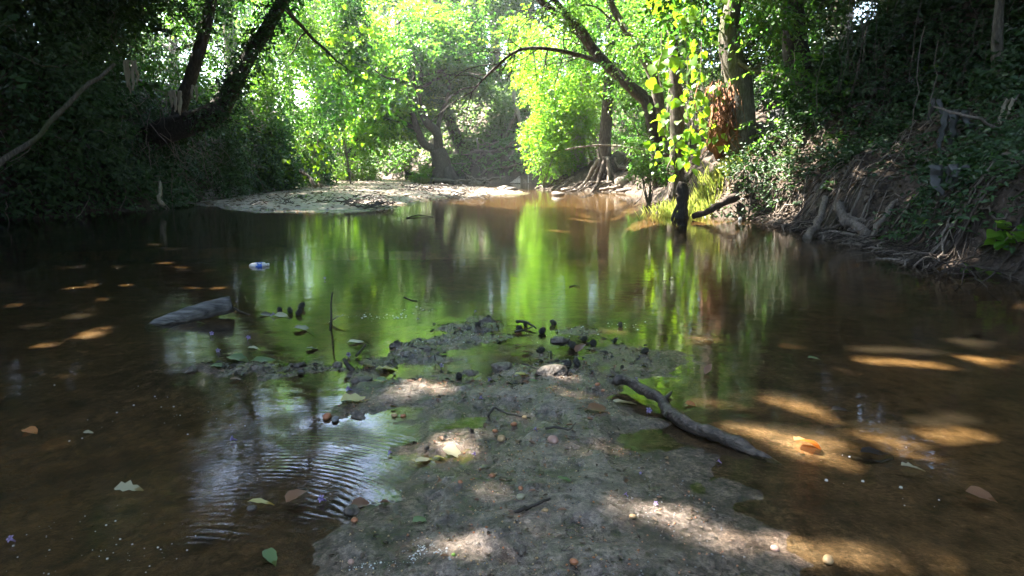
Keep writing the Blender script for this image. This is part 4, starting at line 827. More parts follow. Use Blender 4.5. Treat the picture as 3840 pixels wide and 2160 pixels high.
# leaf litter and dead twigs on the slope
def litter(label, y0, y1, d0, d1, n, seed):
    rg = np.random.default_rng(seed); y = rg.uniform(y0, y1, n); x = XR(y) + rg.uniform(d0, d1, n); z = height(x, y) + .012
    lv = Leaves(); lv.add(np.stack([x, y, z], 1), rg.normal(0, 1, (n, 3)) * [1, 1, .35] + [-.2, -.1, -.2], UP + rg.normal(0, .45, (n, 3)), rg.uniform(.03, .085, n), rg.uniform(0, 1, n))
    o = empty('leaf_litter', (float(XR((y0 + y1) / 2)), (y0 + y1) / 2, 0), label); o['kind'] = 'stuff'
    lv.build('leaves', M['litter'], o, 'hex', .55, .3, .3)
    mb = MB()
    for i in range(int(n * .06)):
        yy = rg.uniform(y0, y1); xx = XR(yy) + rg.uniform(d0, d1); L = rg.uniform(.15, .7); a = rg.uniform(0, 6.28)
        P = np.array([[xx + math.cos(a) * L * t, yy + math.sin(a) * L * t, 0] for t in np.linspace(0, 1, 6)]); P[:, 2] = np.maximum(height(P[:, 0], P[:, 1]), 0) + .03 + rg.uniform(0, .06)
        mb.tube(wiggle(P, .012, rg), rg.uniform(.003, .008), 4, cap=False)
    mb.build('twigs', M['root'], o); return o
litter('brown leaf litter and twigs on the lower right slope', 3.8, 10.2, .1, 3.0, 9000, 41)
litter('leaf litter on the sandy headland bank', 12, 19, .2, 2.5, 1500, 42)
# hanging dead vines over the right slope
mb = MB()
T = empty('hanging_vines', at(3500, 200, 7.2), 'thin dead vines trailing down over the shaded upper right slope', 'vines')
for i in range(44):
    u = rr.uniform(2950, 3900); y = rr.uniform(6.6, 8.6); v0 = rr.uniform(-350, 150); L = rr.uniform(.5, 1.5)
    p = at(u, v0, y); d = np.array([rr.uniform(-.35, .1), rr.uniform(-.2, .1), -1]); P = wiggle(np.array([p + norm(d) * L * t for t in np.linspace(0, 1, 10)]), .025, rr)
    m_ = MB(); m_.tube(P, rr.uniform(.0015, .005), 4, cap=False); m_.build('vine', M['root_dark' if i % 3 else 'root'], T)

# exposed roots along the right waterline, each a part of the tangle
def root_line(T, y0, y1, n, rg, r0=.008, r1=.026, top=(.12, .55), mat='root'):
    for i in range(n):
        y = rg.uniform(y0, y1); m = 12; t = np.linspace(0, 1, m); yy = y + rg.normal(0, .42) * t + np.cumsum(rg.normal(0, .04, m)); xe = float(XR(y))
        xs = np.linspace(xe + 1.2, xe - 1.2, 60); hs = height(xs, np.full(60, y)); k = np.argmax(hs < -.03) if np.any(hs < -.03) else 40; xw = xs[k]
        x = xw - .04 + (top[0] + (top[1] - top[0]) * rg.uniform()) * 1.5 * (1 - t) ** 1.2 - rg.uniform(0, .14) * t
        z = np.maximum(height(x, yy), -.06) + .02 + .09 * rg.uniform() * np.sin(t * np.pi); z[-1] = -.06; z[0] -= .04
        mb = MB(); r = rg.uniform(r0, r1) * rg.uniform(.5, 1); mb.tube(wiggle(np.stack([x, yy, z], 1), .009, rg), np.linspace(r, r * .55, m), 5, .08, i); mb.build('root', M[mat if rg.uniform() < .45 else 'root_dark'], T)
T = empty('root_tangle', (3.5, 7.5, 0), 'tangle of exposed grey roots along the shaded right waterline', 'roots'); root_line(T, 5.2, 9.3, 170, rr, .004, .020, (.06, .42))
T = empty('root_tangle', (3.4, 4.9, 0), 'dense fine roots hanging at the far right corner of the waterline', 'roots'); root_line(T, 4.0, 5.8, 80, rr, .005, .014, (.1, .5), 'root_dark')
T = empty('root_tangle', (1.2, 19.3, 0), 'bleached roots spilling down the headland below the flared trunk', 'roots'); root_line(T, 17.4, 20.1, 46, rr, .012, .05, (.1, .55))
T = empty('root_tangle', (2.75, 10.4, 0), 'short roots and earth at the bank foot around the stump', 'roots'); root_line(T, 9.6, 12.6, 40, rr, .006, .022, (.08, .4), 'root_dark')
T = empty('root_tangle', (-1.8, 25.4, 0), 'heap of washed-up roots and sticks beside the forked tree', 'roots')
for i in range(46):
    p = at(rr.uniform(1720, 2060), rr.uniform(600, 690), rr.uniform(24.4, 26)); p[2] = max(hz(p[0], p[1]), 0) + rr.uniform(0, .15); d = norm(np.array([rr.normal(0, 1), rr.normal(0, .3), rr.normal(-.1, .3)])); L = rr.uniform(.5, 1.6)
    m_ = MB(); m_.tube(wiggle(np.array([p + d * L * t for t in np.linspace(-.5, .5, 8)]), .05, rr), np.linspace(1, .5, 8) * rr.uniform(.015, .045), 5); m_.build('root', M['root'], T)
def big_root(label, pts, r, mat='root'):
    mb = MB(); P = spline([at(u, v, y) for u, v, y in pts], 14); mb.tube(wiggle(P, .011, rr), np.linspace(r[0], r[1], 14) * rr.uniform(.85, 1.15, 14), 9, .08, int(rr.integers(99))); return mb.own('root', M[mat], label, 'root')
big_root('pale thick root dropping straight into the water near the right bank middle', [(3095, 740, 7.75), (3070, 800, 7.5), (3050, 850, 7.3), (3025, 895, 7.05)], (.036, .048), 'root')
big_root('fat pale elbowed root right of the straight one', [(3150, 770, 7.4), (3170, 805, 7.25), (3210, 840, 7.1), (3260, 885, 6.85)], (.055, .05), 'root')
big_root('thin root arching right off the fat elbowed root', [(3180, 810, 7.2), (3230, 828, 7.1), (3290, 840, 7.0), (3340, 865, 6.8)], (.025, .015))
big_root('slanting root reaching from the slope to the water', [(3380, 730, 6.9), (3340, 790, 6.75), (3310, 840, 6.6), (3260, 900, 6.6)], (.03, .02))
big_root('dark gnarled root lying at the foot of the right bank', [(3420, 870, 6.6), (3360, 880, 6.6), (3310, 900, 6.5), (3290, 925, 6.4)], (.05, .035), 'root_dark')
big_root('long root slanting down at the lower right corner', [(3730, 860, 5.6), (3680, 910, 5.45), (3630, 960, 5.3), (3600, 1005, 5.1)], (.035, .02))
big_root('split log end resting against the bank right of the stump', [(2760, 740, 9.6), (2710, 760, 9.5), (2660, 785, 9.4), (2600, 812, 9.3)], (.055, .035), 'root_dark')
big_root('long horizontal pole leaning across the flared trunk', [(2560, 565, 15.0), (2450, 562, 16.2), (2330, 548, 17.6), (2240, 545, 18.0), (2120, 562, 18.2)], (.035, .02), 'bark_grey')
big_root('grey half-sunk log at the headland foot', [(2440, 705, 16.6), (2380, 710, 16.8), (2310, 718, 17.0)], (.065, .04), 'driftwood')
big_root('pale short log among the headland roots', [(2330, 700, 17.4), (2290, 705, 17.5), (2250, 712, 17.6)], (.05, .03), 'root')
big_root('fallen trunk lying on the far sand left of the forked tree', [(1520, 655, 26), (1580, 668, 26), (1640, 678, 25.8)], (.17, .10), 'bark_dark')
big_root('short log on the sand at the foot of the forked tree', [(1620, 672, 25), (1680, 680, 24.8), (1760, 684, 24.6)], (.09, .05), 'bark_grey')
big_root('slanting dead branch across the shaded left creepers', [(-60, 640, 8.1), (100, 545, 8.4), (200, 455, 8.7), (330, 330, 9.0), (430, 240, 9.3)], (.036, .022), 'bark_grey')
big_root('bare pole propped against the far end of the left bank', [(1130, 640, 16), (1160, 670, 15.8), (1185, 700, 15.6)], (.05, .04), 'bark_grey')
big_root('pale crooked root standing in the water under the left bank', [(600, 680, 10.6), (604, 720, 10.5), (603, 745, 10.4), (615, 770, 10.4)], (.022, .03), 'bark_pale')

# sandy headland stone
def rock(label, p, r, mat, name='stone', cat='stone', seed=0, flat=.6, group=None, sub=2, lump=.25):
    rg = np.random.default_rng(seed); import bmesh
    bm = bmesh.new(); bmesh.ops.create_icosphere(bm, subdivisions=sub, radius=1); V = np.array([v.co[:] for v in bm.verts]); F = np.array([[v.index for v in f.verts] for f in bm.faces]); bm.free()
    d = rand_dirs(7, rg); k = rg.uniform(-.6, .6, 7)
    V = V * (1 + lump * np.sum(np.sin(3 * (V @ d.T) + k * 6) * k, 1)[:, None])
    if sub >= 3: V = V * (1 + .10 * np.sum(np.sin(8 * (V @ rand_dirs(9, rg).T) + rg.uniform(0, 6, 9)), 1)[:, None] * .45)
    V = V * np.array([1, rg.uniform(.7, .95), flat]) * r; a = rg.uniform(0, 6.28); R = np.array([[math.cos(a), -math.sin(a), 0], [math.sin(a), math.cos(a), 0], [0, 0, 1]])
    return own(name, V @ R.T + np.asarray(p), F, mat, label, cat, group, True)
p = at(2330, 610, 17.6); p[2] = hz(p[0], p[1]) + .08; rock('round grey boulder on the sandy slope right of the flared trunk', p, .17, M['stone'], 'boulder', 'boulder', 5, .8)
for lb, u, v, r, s in (('dark rock at the right tip of the sand bar', 1890, 712, .20, 6), ('flat dark rock just right of the other at the bar tip', 1915, 716, .17, 7), ('low dark rock awash in the green reflection off the headland', 2095, 733, .16, 8), ('small dark block awash by the headland roots', 2120, 716, .12, 9)):
    p = g(u, v); p[2] = .03; rock(lb, p, r, M['mud'], 'rock', 'rock', s, .45)

# broken stump standing in the water by the right bank
rs_ = np.random.default_rng(12); c = g(2555, 818)
T = empty('stump', (c[0], c[1], -.05), 'narrow dark broken stump standing in the water by the grassy bank', 'stump')
mb = MB(); hh = np.linspace(-.08, .50, 14); P = np.stack([c[0] + .008 * np.sin(hh * 9) + rs_.normal(0, .006, 14), c[1] + rs_.normal(0, .006, 14), hh], 1)
mb.tube(P, np.interp(hh, [-.08, .05, .22, .38, .50], [.105, .085, .078, .086, .05]) * (1 + rs_.normal(0, .06, 14)), 11, .10, 3); mb.build('trunk', M['bark_dark'], T)
mb = MB(); mb.tube(spline([c + [-.03, 0, .22], c + [-.09, -.03, .12], c + [-.15, -.05, -.04]], 8), np.linspace(.035, .02, 8), 6, .1); mb.build('root', M['bark_dark'], T)

# orange root curtain below the stout trunk
T = empty('root_curtain', at(2700, 590, 10.7), 'hanging mat of rusty orange fine roots on the right bank', 'roots')
for i in range(90):
    u = rr.normal(2700, 30); v0 = rr.uniform(300, 430) ; v1 = v0 + rr.uniform(70, 200); y = 10.75 + rr.uniform(-.15, .25)
    P = wiggle(spline([at(u, v0, y + .15), at(u + rr.normal(0, 15), (v0 + v1) / 2, y - .08), at(u + rr.normal(0, 30), min(v1, 600), y)], 8), .012, rr)
    m_ = MB(); m_.tube(P, np.linspace(1, .5, 8) * rr.uniform(.003, .014), 5); m_.build('root', M['redroot'], T)
c = at(2700, 470, 11.15); rock('rust-coloured clay pillar behind the orange roots', c, .27, M['redroot'], 'clay_pillar', 'earth', 77, 1.9, None, 3)

# grass on the sunlit bank
def grass(label, pts, n, seed, L=(.10, .26)):
    rg = np.random.default_rng(seed); c = pts[rg.integers(len(pts), size=n)] + rg.normal(0, .14, (n, 3)); c[:, 2] = height(c[:, 0], c[:, 1])
    a = rg.uniform(0, 6.28, n); lean = rg.uniform(.1, .7, n); D = np.stack([np.cos(a) * lean - .15, np.sin(a) * lean - .15, np.ones(n)], 1)
    lv = Leaves(); lv.add(c, D, np.stack([-np.sin(a), np.cos(a), .3 * np.ones(n)], 1) + rg.normal(0, .3, (n, 3)), rg.uniform(*L, n), rg.uniform(0, 1, n))
    o = empty('grass', (c[:, 0].mean(), c[:, 1].mean(), c[:, 2].min()), label); o['kind'] = 'stuff'; lv.build('blades', M['grassm'], o, 'hex', .055, .1, 1.2); return o
gpts = np.array([at(u, v, y) for u, v, y in ((2560, 690, 10.0), (2600, 640, 10.3), (2650, 610, 10.5), (2690, 640, 10.3), (2570, 640, 10.6), (2620, 680, 10.0), (2740, 600, 10.4), (2540, 720, 9.9), (2510, 690, 10.6))])
grass('pale sunlit grass tuft on the bank above the stump', gpts, 2600, 61)
fpts = np.array([at(u, v, 25) for u, v in ((1300, 672), (1330, 665), (1380, 668), (1560, 672), (1600, 674))]); grass('bright grass at the far edge of the sand', fpts, 900, 62, (.12, .3))

# ------------------------------------------------------------------ vines and plants with leaves one can pick out
def leaf_mesh(name, mat, shape, seed, wr=.8, curl=.25, fold=.18):
    """one big leaf, 1 m long along +X, normal +Z: a curved strip-built blade"""
    rg = np.random.default_rng(seed); n = 8; t = np.linspace(0, 1, n)
    if shape == 'heart': w = np.interp(t, [0, .06, .2, .4, .7, .9, 1], [.16, .40, .52, .48, .28, .09, .005])
    elif shape == 'lance': w = np.interp(t, [0, .15, .4, .7, 1], [.01, .17, .24, .17, .004])
    elif shape == 'lobed': w = np.interp(t, [0, .12, .28, .4, .55, .68, .85, 1], [.04, .38, .24, .46, .22, .28, .14, .004])
    else: w = np.interp(t, [0, .12, .4, .75, 1], [.01, .26, .40, .26, .004])
    w = w * wr * (1 + rg.normal(0, .05, n)); V = []
    for i in range(n):
        z = -curl * t[i] ** 2 + rg.normal(0, .01); x = t[i] - .1 * curl * t[i] ** 2
        back = -.09 * (shape == 'heart') * (i < 2)
        V += [(x + back, w[i], z + fold * w[i] + rg.normal(0, .012)), (x, 0, z), (x + back, -w[i], z + fold * w[i] + rg.normal(0, .012))]
    F = []
    for i in range(n - 1):
        a = i * 3; F += [(a, a + 1, a + 4, a + 3), (a + 1, a + 2, a + 5, a + 4)]
    return make_mesh(name, np.array(V), np.array(F), mat, True, np.full(len(V), rg.uniform(.2, .9)))
def place_leaf(name, me, p, d, n, L, parent=None, off=None):
    d = norm(np.asarray(d, float)); n = np.asarray(n, float); n = n - d * (n @ d); n = norm(n); s = np.cross(n, d)
    o = bpy.data.objects.new(name, me); p = np.asarray(p, float)
    if parent is not None: p = p - np.array(parent.location if off is None else off)
    Mx = Matrix(((d[0] * L, s[0] * L, n[0] * L, p[0]), (d[1] * L, s[1] * L, n[1] * L, p[1]), (d[2] * L, s[2] * L, n[2] * L, p[2]), (0, 0, 0, 1)))
    o.matrix_local = Mx; return link(o, parent)
hearts = [leaf_mesh('leaf', M['heart'], 'heart', s, .95, .22) for s in (1, 2, 3, 4, 5, 6)]
rv2 = np.random.default_rng(515)
def hang_vine(label, pts, n, L, rg, spread=.13):
    P = spline([at(u, v, y) for u, v, y in pts], 24); T = empty('hanging_vine', P[-1], label, 'vine')
    mb = MB(); mb.tube(wiggle(P, .01, rg), .007, 5); st = mb.build('stem', M['root'], T)
    for i in range(n):
        t = (i + rg.uniform()) / n * 22.9; k = int(t); p = P[k] + (P[k + 1] - P[k]) * (t - k) + rg.normal(0, spread, 3) * [1, .7, .5]
        d = np.array([rg.normal(-.15, .6), rg.normal(-.2, .5), -.8 + rg.normal(0, .35)]); nn = np.array([rg.normal(-.1, .8), -.8 + rg.normal(0, .5), rg.normal(.6, .5)])
        place_leaf('leaf', hearts[rg.integers(6)], p, d, nn, L * rg.choice([.45, .6, .8, 1.0, 1.15]) * rg.uniform(.85, 1.15), st, T.location)
    return T
hang_vine('vine of big glowing heart-shaped leaves, leftmost strand beside the dark gap', [(2520, -60, 10.5), (2500, 60, 10.4), (2490, 160, 10.4), (2475, 260, 10.4), (2480, 330, 10.4)], 22, .19, rv2, .11)
hang_vine('long vine of heart-shaped leaves hanging in front of the mossy trunk', [(2570, -60, 10.6), (2565, 120, 10.6), (2580, 260, 10.6), (2570, 400, 10.6), (2590, 500, 10.6), (2580, 610, 10.4)], 110, .14, rv2, .18)
hang_vine('vine of smaller heart leaves right of the long strand', [(2640, -60, 10.8), (2635, 120, 10.8), (2630, 260, 10.8), (2650, 380, 10.8), (2640, 480, 10.7), (2660, 560, 10.6)], 90, .115, rv2, .18)
hang_vine('vine low over the bank above the stump', [(2510, 330, 10.8), (2500, 430, 10.7), (2490, 500, 10.6), (2520, 570, 10.4), (2500, 640, 10.3)], 54, .13, rv2, .16)
hang_vine('heart-leaved sprig beside the stout trunk', [(2700, 60, 10.8), (2690, 140, 10.7), (2700, 260, 10.6), (2720, 350, 10.5)], 11, .11, rv2, .12)
hang_vine('spray of broad pale green leaves among the sunlit left shrubs', [(1360, 60, 20.5), (1300, 160, 20.3), (1270, 260, 20.2), (1230, 340, 20.0)], 70, .18, rv2, .40)
hang_vine('vine of broad leaves trailing at the left of the overhang', [(1200, -40, 19), (1180, 60, 18.8), (1160, 160, 18.6), (1150, 220, 18.6)], 30, .20, rv2, .35)
hang_vine('low vine of dull heart leaves trailing down the far end of the left bank', [(1180, 480, 15.6), (1190, 540, 15.5), (1170, 600, 15.4), (1200, 660, 15.3)], 60, .10, rv2, .3)

ovals = {m: [leaf_mesh('leaf', M[m], 'oval', s, .95, .3) for s in (11, 12, 13)] for m in ('dark', 'broad', 'heart')}
lances = {m: [leaf_mesh('leaf', M[m], 'lance', s, 1.1, .35) for s in (21, 22)] for m in ('dark', 'broad', 'heart')}
def hit_y(u, v, y):
    """distance at which that sight line meets the bank"""
    ys = np.arange(4.2, 14, .06); P = np.array([at(u, v, q) for q in ys]); k = np.nonzero(P[:, 2] < height(P[:, 0], P[:, 1]) + .03)[0]
    return float(ys[k[0]]) - .04 if len(k) else y
def plant(label, u, v, y, n, L, mat='broad', kind='oval', h=.25, seed=0, droop=.0, spread=1.0):
    rg = np.random.default_rng(seed + 900); y = hit_y(u, v, y) if u > 2700 else y; p = at(u, v, y); T = empty('leafy_plant', p, label, 'plant'); nst = max(2, n // 5)
    for s in range(nst):
        mb = MB()
        a = rg.uniform(0, 6.28); d = norm(np.array([math.cos(a) * .6 * spread - .2, math.sin(a) * .5 * spread - .35, 1 - droop * 1.6])); q = spline([p, p + d * h * .5, p + d * h * rg.uniform(.8, 1.2) - UP * droop * h * .4], 7)
        mb.tube(q, np.linspace(.006, .003, 7), 4, cap=False); st = mb.build('stem', M['root'], T); m = -(-n // nst)
        for i in range(m):
            k = 2 + (i * 5) // m; b = rg.uniform(0, 6.28); ld = norm(np.array([math.cos(b), math.sin(b) - .4, rg.uniform(-.4, .35)]))
            place_leaf('leaf', (ovals if kind == 'oval' else lances)[mat][rg.integers(2)], q[min(k, 6)], ld, UP + rg.normal(0, .35, 3) + [-.1, -.4, 0], L * rg.uniform(.65, 1.2), st, T.location)
    return T
for lb, u, v, y, n, L, mat, kind, h, dr in [
    ('bright green leafy sprig growing from the debris at the right edge', 3730, 950, 4.75, 14, .13, 'heart', 'oval', .24, 0),
    ('low dark sprig trailing into the water below the bright one', 3640, 1010, 4.75, 10, .09, 'broad', 'oval', .16, .5),
    ('broad blue-green leaves jutting in at the top right corner', 3760, 160, 6.3, 8, .22, 'dark', 'lance', .30, .5),
    ('large pale oval leaves on the upper right slope', 3640, 330, 7.0, 7, .16, 'dark', 'oval', .2, .4),
    ('yellowing leaf cluster high on the right slope', 3480, 280, 7.6, 6, .13, 'heart', 'oval', .18, .2),
    ('broad-leaved seedling in the middle of the right slope', 3130, 530, 8.4, 9, .16, 'broad', 'lance', .18, .2),
    ('clump of long dark leaves above the pale thick root', 3120, 610, 8.0, 8, .18, 'broad', 'lance', .14, .3),
    ('spreading leaves on the slope left of the long dark clump', 2960, 590, 8.9, 10, .14, 'broad', 'oval', .16, .2),
    ('small glossy seedlings low on the right bank', 3100, 720, 7.9, 12, .08, 'broad', 'oval', .12, .2),
    ('leafy seedling halfway up the slope under the grey rag', 3400, 560, 7.2, 8, .10, 'broad', 'oval', .12, .2),
    ('seedling with small bright leaves above the fat elbowed root', 3420, 770, 6.9, 12, .07, 'broad', 'oval', .14, .1),
    ('single pale leaf pair dangling over the fine roots', 3470, 840, 6.5, 4, .09, 'heart', 'oval', .08, .3),
    ('leaves hanging at the bank edge left of the straight root', 2990, 760, 8.3, 6, .09, 'dark', 'oval', .10, .5),
    ('big-leaved spray in the shade at the far left top', 60, 120, 8.2, 9, .15, 'dark', 'oval', .25, .3),
    ('big dark leaves left of the slanting branch', 90, 330, 8.0, 9, .13, 'dark', 'oval', .2, .3),
    ('leaf cluster under the slanting branch', 400, 500, 9.3, 10, .13, 'dark', 'oval', .2, .4),
    ('leaf cluster at the lower end of the slanting branch', 230, 520, 8.8, 10, .12, 'dark', 'oval', .2, .4),
    ('long leaf spray dipping to the water below the massive trunk', 680, 700, 10.3, 8, .15, 'dark', 'oval', .2, .9),
    ('leaf cluster hanging beside the torn pale wood', 600, 330, 10.6, 12, .12, 'dark', 'oval', .22, .4),
    ('glinting leaves high between the left trunks', 640, 130, 11.2, 12, .13, 'dark', 'oval', .25, .4),
    ('small yellow-green seedling growing on the sand bar', 1145, 748, 13.2, 9, .13, 'heart', 'oval', .14, .2),
]:
    plant(lb, u, v, y, n, L, mat, kind, h, int(u + v), dr)

# ------------------------------------------------------------------ torn wood, rags and plastic caught in the banks
def strip_rag(name, label, cat, u, v, y, w, h, mat, seed, strips=4, mat2=None):
    rg = np.random.default_rng(seed); y = min(hit_y(u, v + 90, y), hit_y(u, v, y)) - .12 if u > 2700 else y; p = at(u, v, y); mb = MB(); 
    for i in range(strips):
        n = 9; t = np.linspace(0, 1, n); L = h * rg.uniform(.55, 1.0); x0 = (i / max(strips - 1, 1) - .5) * w * .8; ww = w / strips * rg.uniform(.7, 1.3)
        cx = x0 + .12 * w * np.cumsum(rg.normal(0, .4, n)); zz = -L * t; yy = np.cumsum(rg.normal(0, .02, n)); V = []; tw = np.interp(t, [0, .7, 1], [1, .8, .25])
        for k in range(n):
            for sx, sy in ((-1, 0), (-.3, .35), (.3, -.25), (1, .1)): V.append((p[0] + cx[k] + sx * ww * .6 * tw[k], p[1] + yy[k] + sy * ww * .5, p[2] + zz[k] + rg.normal(0, .008)))
        Q = [(k * 4 + j, k * 4 + j + 1, k * 4 + j + 5, k * 4 + j + 4) for k in range(n - 1) for j in range(3)]
        mb.add(V, Q)
    V, F = mb.arrays(); o = own(name, V, F, M[mat], label, cat, None, False)
    md = o.modifiers.new('thickness', 'SOLIDIFY'); md.thickness = .006; return o
strip_rag('torn_wood', 'pale splintered wood hanging in tatters, leftmost on the dark bank', 'torn wood', 485, 225, 10.6, .16, .50, 'rag_pale', 1, 4)
strip_rag('torn_wood', 'pale ragged splinter hanging below the thin upright trunk', 'torn wood', 655, 340, 11.3, .15, .40, 'rag_pale', 2, 3)
strip_rag('torn_wood', 'sunlit narrow shred of pale wood above the bent trunk', 'torn wood', 731, 320, 11.3, .08, .36, 'rag_pale', 3, 2)
strip_rag('plastic_rag', 'grey torn plastic sheet snagged on a branch on the right slope', 'rag', 3590, 410, 6.3, .26, .42, 'rag_grey', 4, 4)
strip_rag('plastic_rag', 'dark fabric scrap draped on the lower right slope', 'rag', 3560, 620, 6.1, .32, .26, 'rag_grey', 5, 4)
strip_rag('plastic_rag', 'small grey-blue strip of plastic beside the torn sheet', 'rag', 3510, 370, 6.6, .10, .26, 'rag_grey', 6, 2)
strip_rag('plastic_rag', 'crumpled light scrap of plastic behind the clay pillar', 'rag', 2915, 410, 9.2, .14, .18, 'rag_grey', 7, 3)
strip_rag('plastic_rag', 'thin pale shred hanging at the right edge of the slope', 'rag', 3790, 370, 6.0, .05, .32, 'rag_pale', 8, 2)
big_root('bent branch that holds the torn grey sheet', [(3840, 600, 6.2), (3780, 520, 6.2), (3690, 455, 6.2), (3600, 420, 6.25), (3500, 400, 6.4)], (.02, .01), 'root')
big_root('dead branch across the slope above the dark scrap', [(3840, 660, 6.0), (3740, 640, 6.0), (3640, 622, 6.0), (3520, 620, 6.1)], (.014, .008), 'root')

# bottle with a blue label floating in the stream
c = g(970, 998); T = empty('plastic_bottle', (c[0], c[1], 0), 'small crushed white plastic bottle with a blue label floating on the left', 'bottle')
ax = norm(np.array([1.0, .18, .06])); mb = MB(); t = np.array([-.07, -.066, -.05, -.03, .03, .045, .055, .063, .066]); r = np.array([.004, .012, .021, .023, .022, .02, .011, .009, .002]); P = c + ax * t[:, None] + UP * .006
mb.tube(P, r, 14, .05, 2); mb.build('body', M['plastic_white'], T)
mb = MB(); t = np.linspace(-.022, .028, 6); mb.tube(c + ax * t[:, None] + UP * .0065, .0238, 14, .04, 2, False); mb.build('label_band', M['plastic_blue'], T)
mb = MB(); mb.tube(c + ax * np.linspace(.062, .078, 4)[:, None] + UP * .007, .0105, 12); mb.build('cap', M['plastic_white'], T)
# white ball at the right waterline
c = g(2775, 828); c[2] = .015; rock('small round white float bobbing at the right waterline', c, .038, M['plastic_white'], 'float', 'float', 3, 1.0, None, 2, 0.0)
# driftwood log
c0, c1 = g(545, 1212), g(862, 1195); c1 = c1 + np.array([-.01, .06, .092]); rg = np.random.default_rng(8)
T = empty('driftwood_log', (c1[0] * .5 + c0[0] * .5, c0[1], -.02), 'short grey log slanting out of the shallow water on the left', 'log')
t = np.linspace(0, 1, 18); P = c0 + (c1 - c0) * t[:, None]; P[:, 2] += -.030 + .010 * np.sin(t * 3)
mb = MB(); mb.tube(P, np.interp(t, [0, .12, .5, .96, 1], [.016, .034, .042, .047, .044]), 16, .05, 9); mb.build('body', M['log_grey'], T)
mb = MB(); mb.tube(np.array([P[-1] + (c1 - c0) * .004 * k for k in range(3)]), [.046, .042, .02], 16, .05, 3); mb.build('broken_end', M['bark_dark'], T)
# long branch on the right of the spit
pts = [(2300, 1462), (2345, 1462), (2400, 1492), (2470, 1526), (2500, 1552), (2535, 1588), (2600, 1622), (2680, 1652), (2770, 1680), (2860, 1705), (2960, 1728)]
P = spline([g(u, v) for u, v in pts], 40); t = np.linspace(0, 1, 40); P[:, 2] = np.interp(t, [0, .1, .5, .8, 1], [.038, .040, .020, .006, -.030]); P = wiggle(P, .0022, rg)
T = empty('fallen_branch', P[20] * [1, 1, 0], 'dark wet branch lying from the sand spit into the water', 'branch'); mb = MB()
mb.tube(P, np.interp(t, [0, .05, .3, .55, .8, 1], [.010, .019, .017, .020, .020, .009]), 12, .14, 4); mb.build('stem', M['driftwood'], T)
for i, d in ((3, (-.5, .6, .3)), (13, (.5, .5, .25)), (17, (-.3, -.7, .1))):
    mb = MB(); mb.tube(np.array([P[i] + norm(np.array(d)) * s for s in (0, .02, .045, .06)]), [.011, .009, .006, .003], 6, .1); mb.build('twig_stub', M['driftwood'], T)

# ------------------------------------------------------------------ things lying on the sand and water
def on(u, v, lift=0.0):
    """point on the sand or the water surface under that sight line"""
    p = g(u, v)
    for _ in range(4): p = g(u, v, max(hz(p[0], p[1]), 0.0))
    p[2] = max(hz(p[0], p[1]), 0.0) + lift; return p
SHAPES = {}
def fallen(label, u, v, px, mat, shape='oval', ang=0.0, tilt=.1, wr=1.0, curl=.25, seed=0, lift=.006, cat='leaf', up=0.0):
    key = (mat, shape, round(curl, 2), seed % 3)
    if key not in SHAPES: SHAPES[key] = leaf_mesh('leaf', M[mat], shape, seed % 3 + 40, wr, curl, .25)
    rg = np.random.default_rng(int(u * 7 + v)); p = on(u, v, lift); dist = np.linalg.norm(p - [0, 0, CAMH]); L = px / F_PX * dist
    d = np.array([math.cos(ang), math.sin(ang), up]); p = p - norm(d) * L * .5 + UP * L * .3 * max(up, 0)
    o = place_leaf('fallen_leaf', SHAPES[key], p, d, UP + rg.normal(0, tilt, 3), L); return tag(o, label, cat, 'leaves fallen on the sand and water')
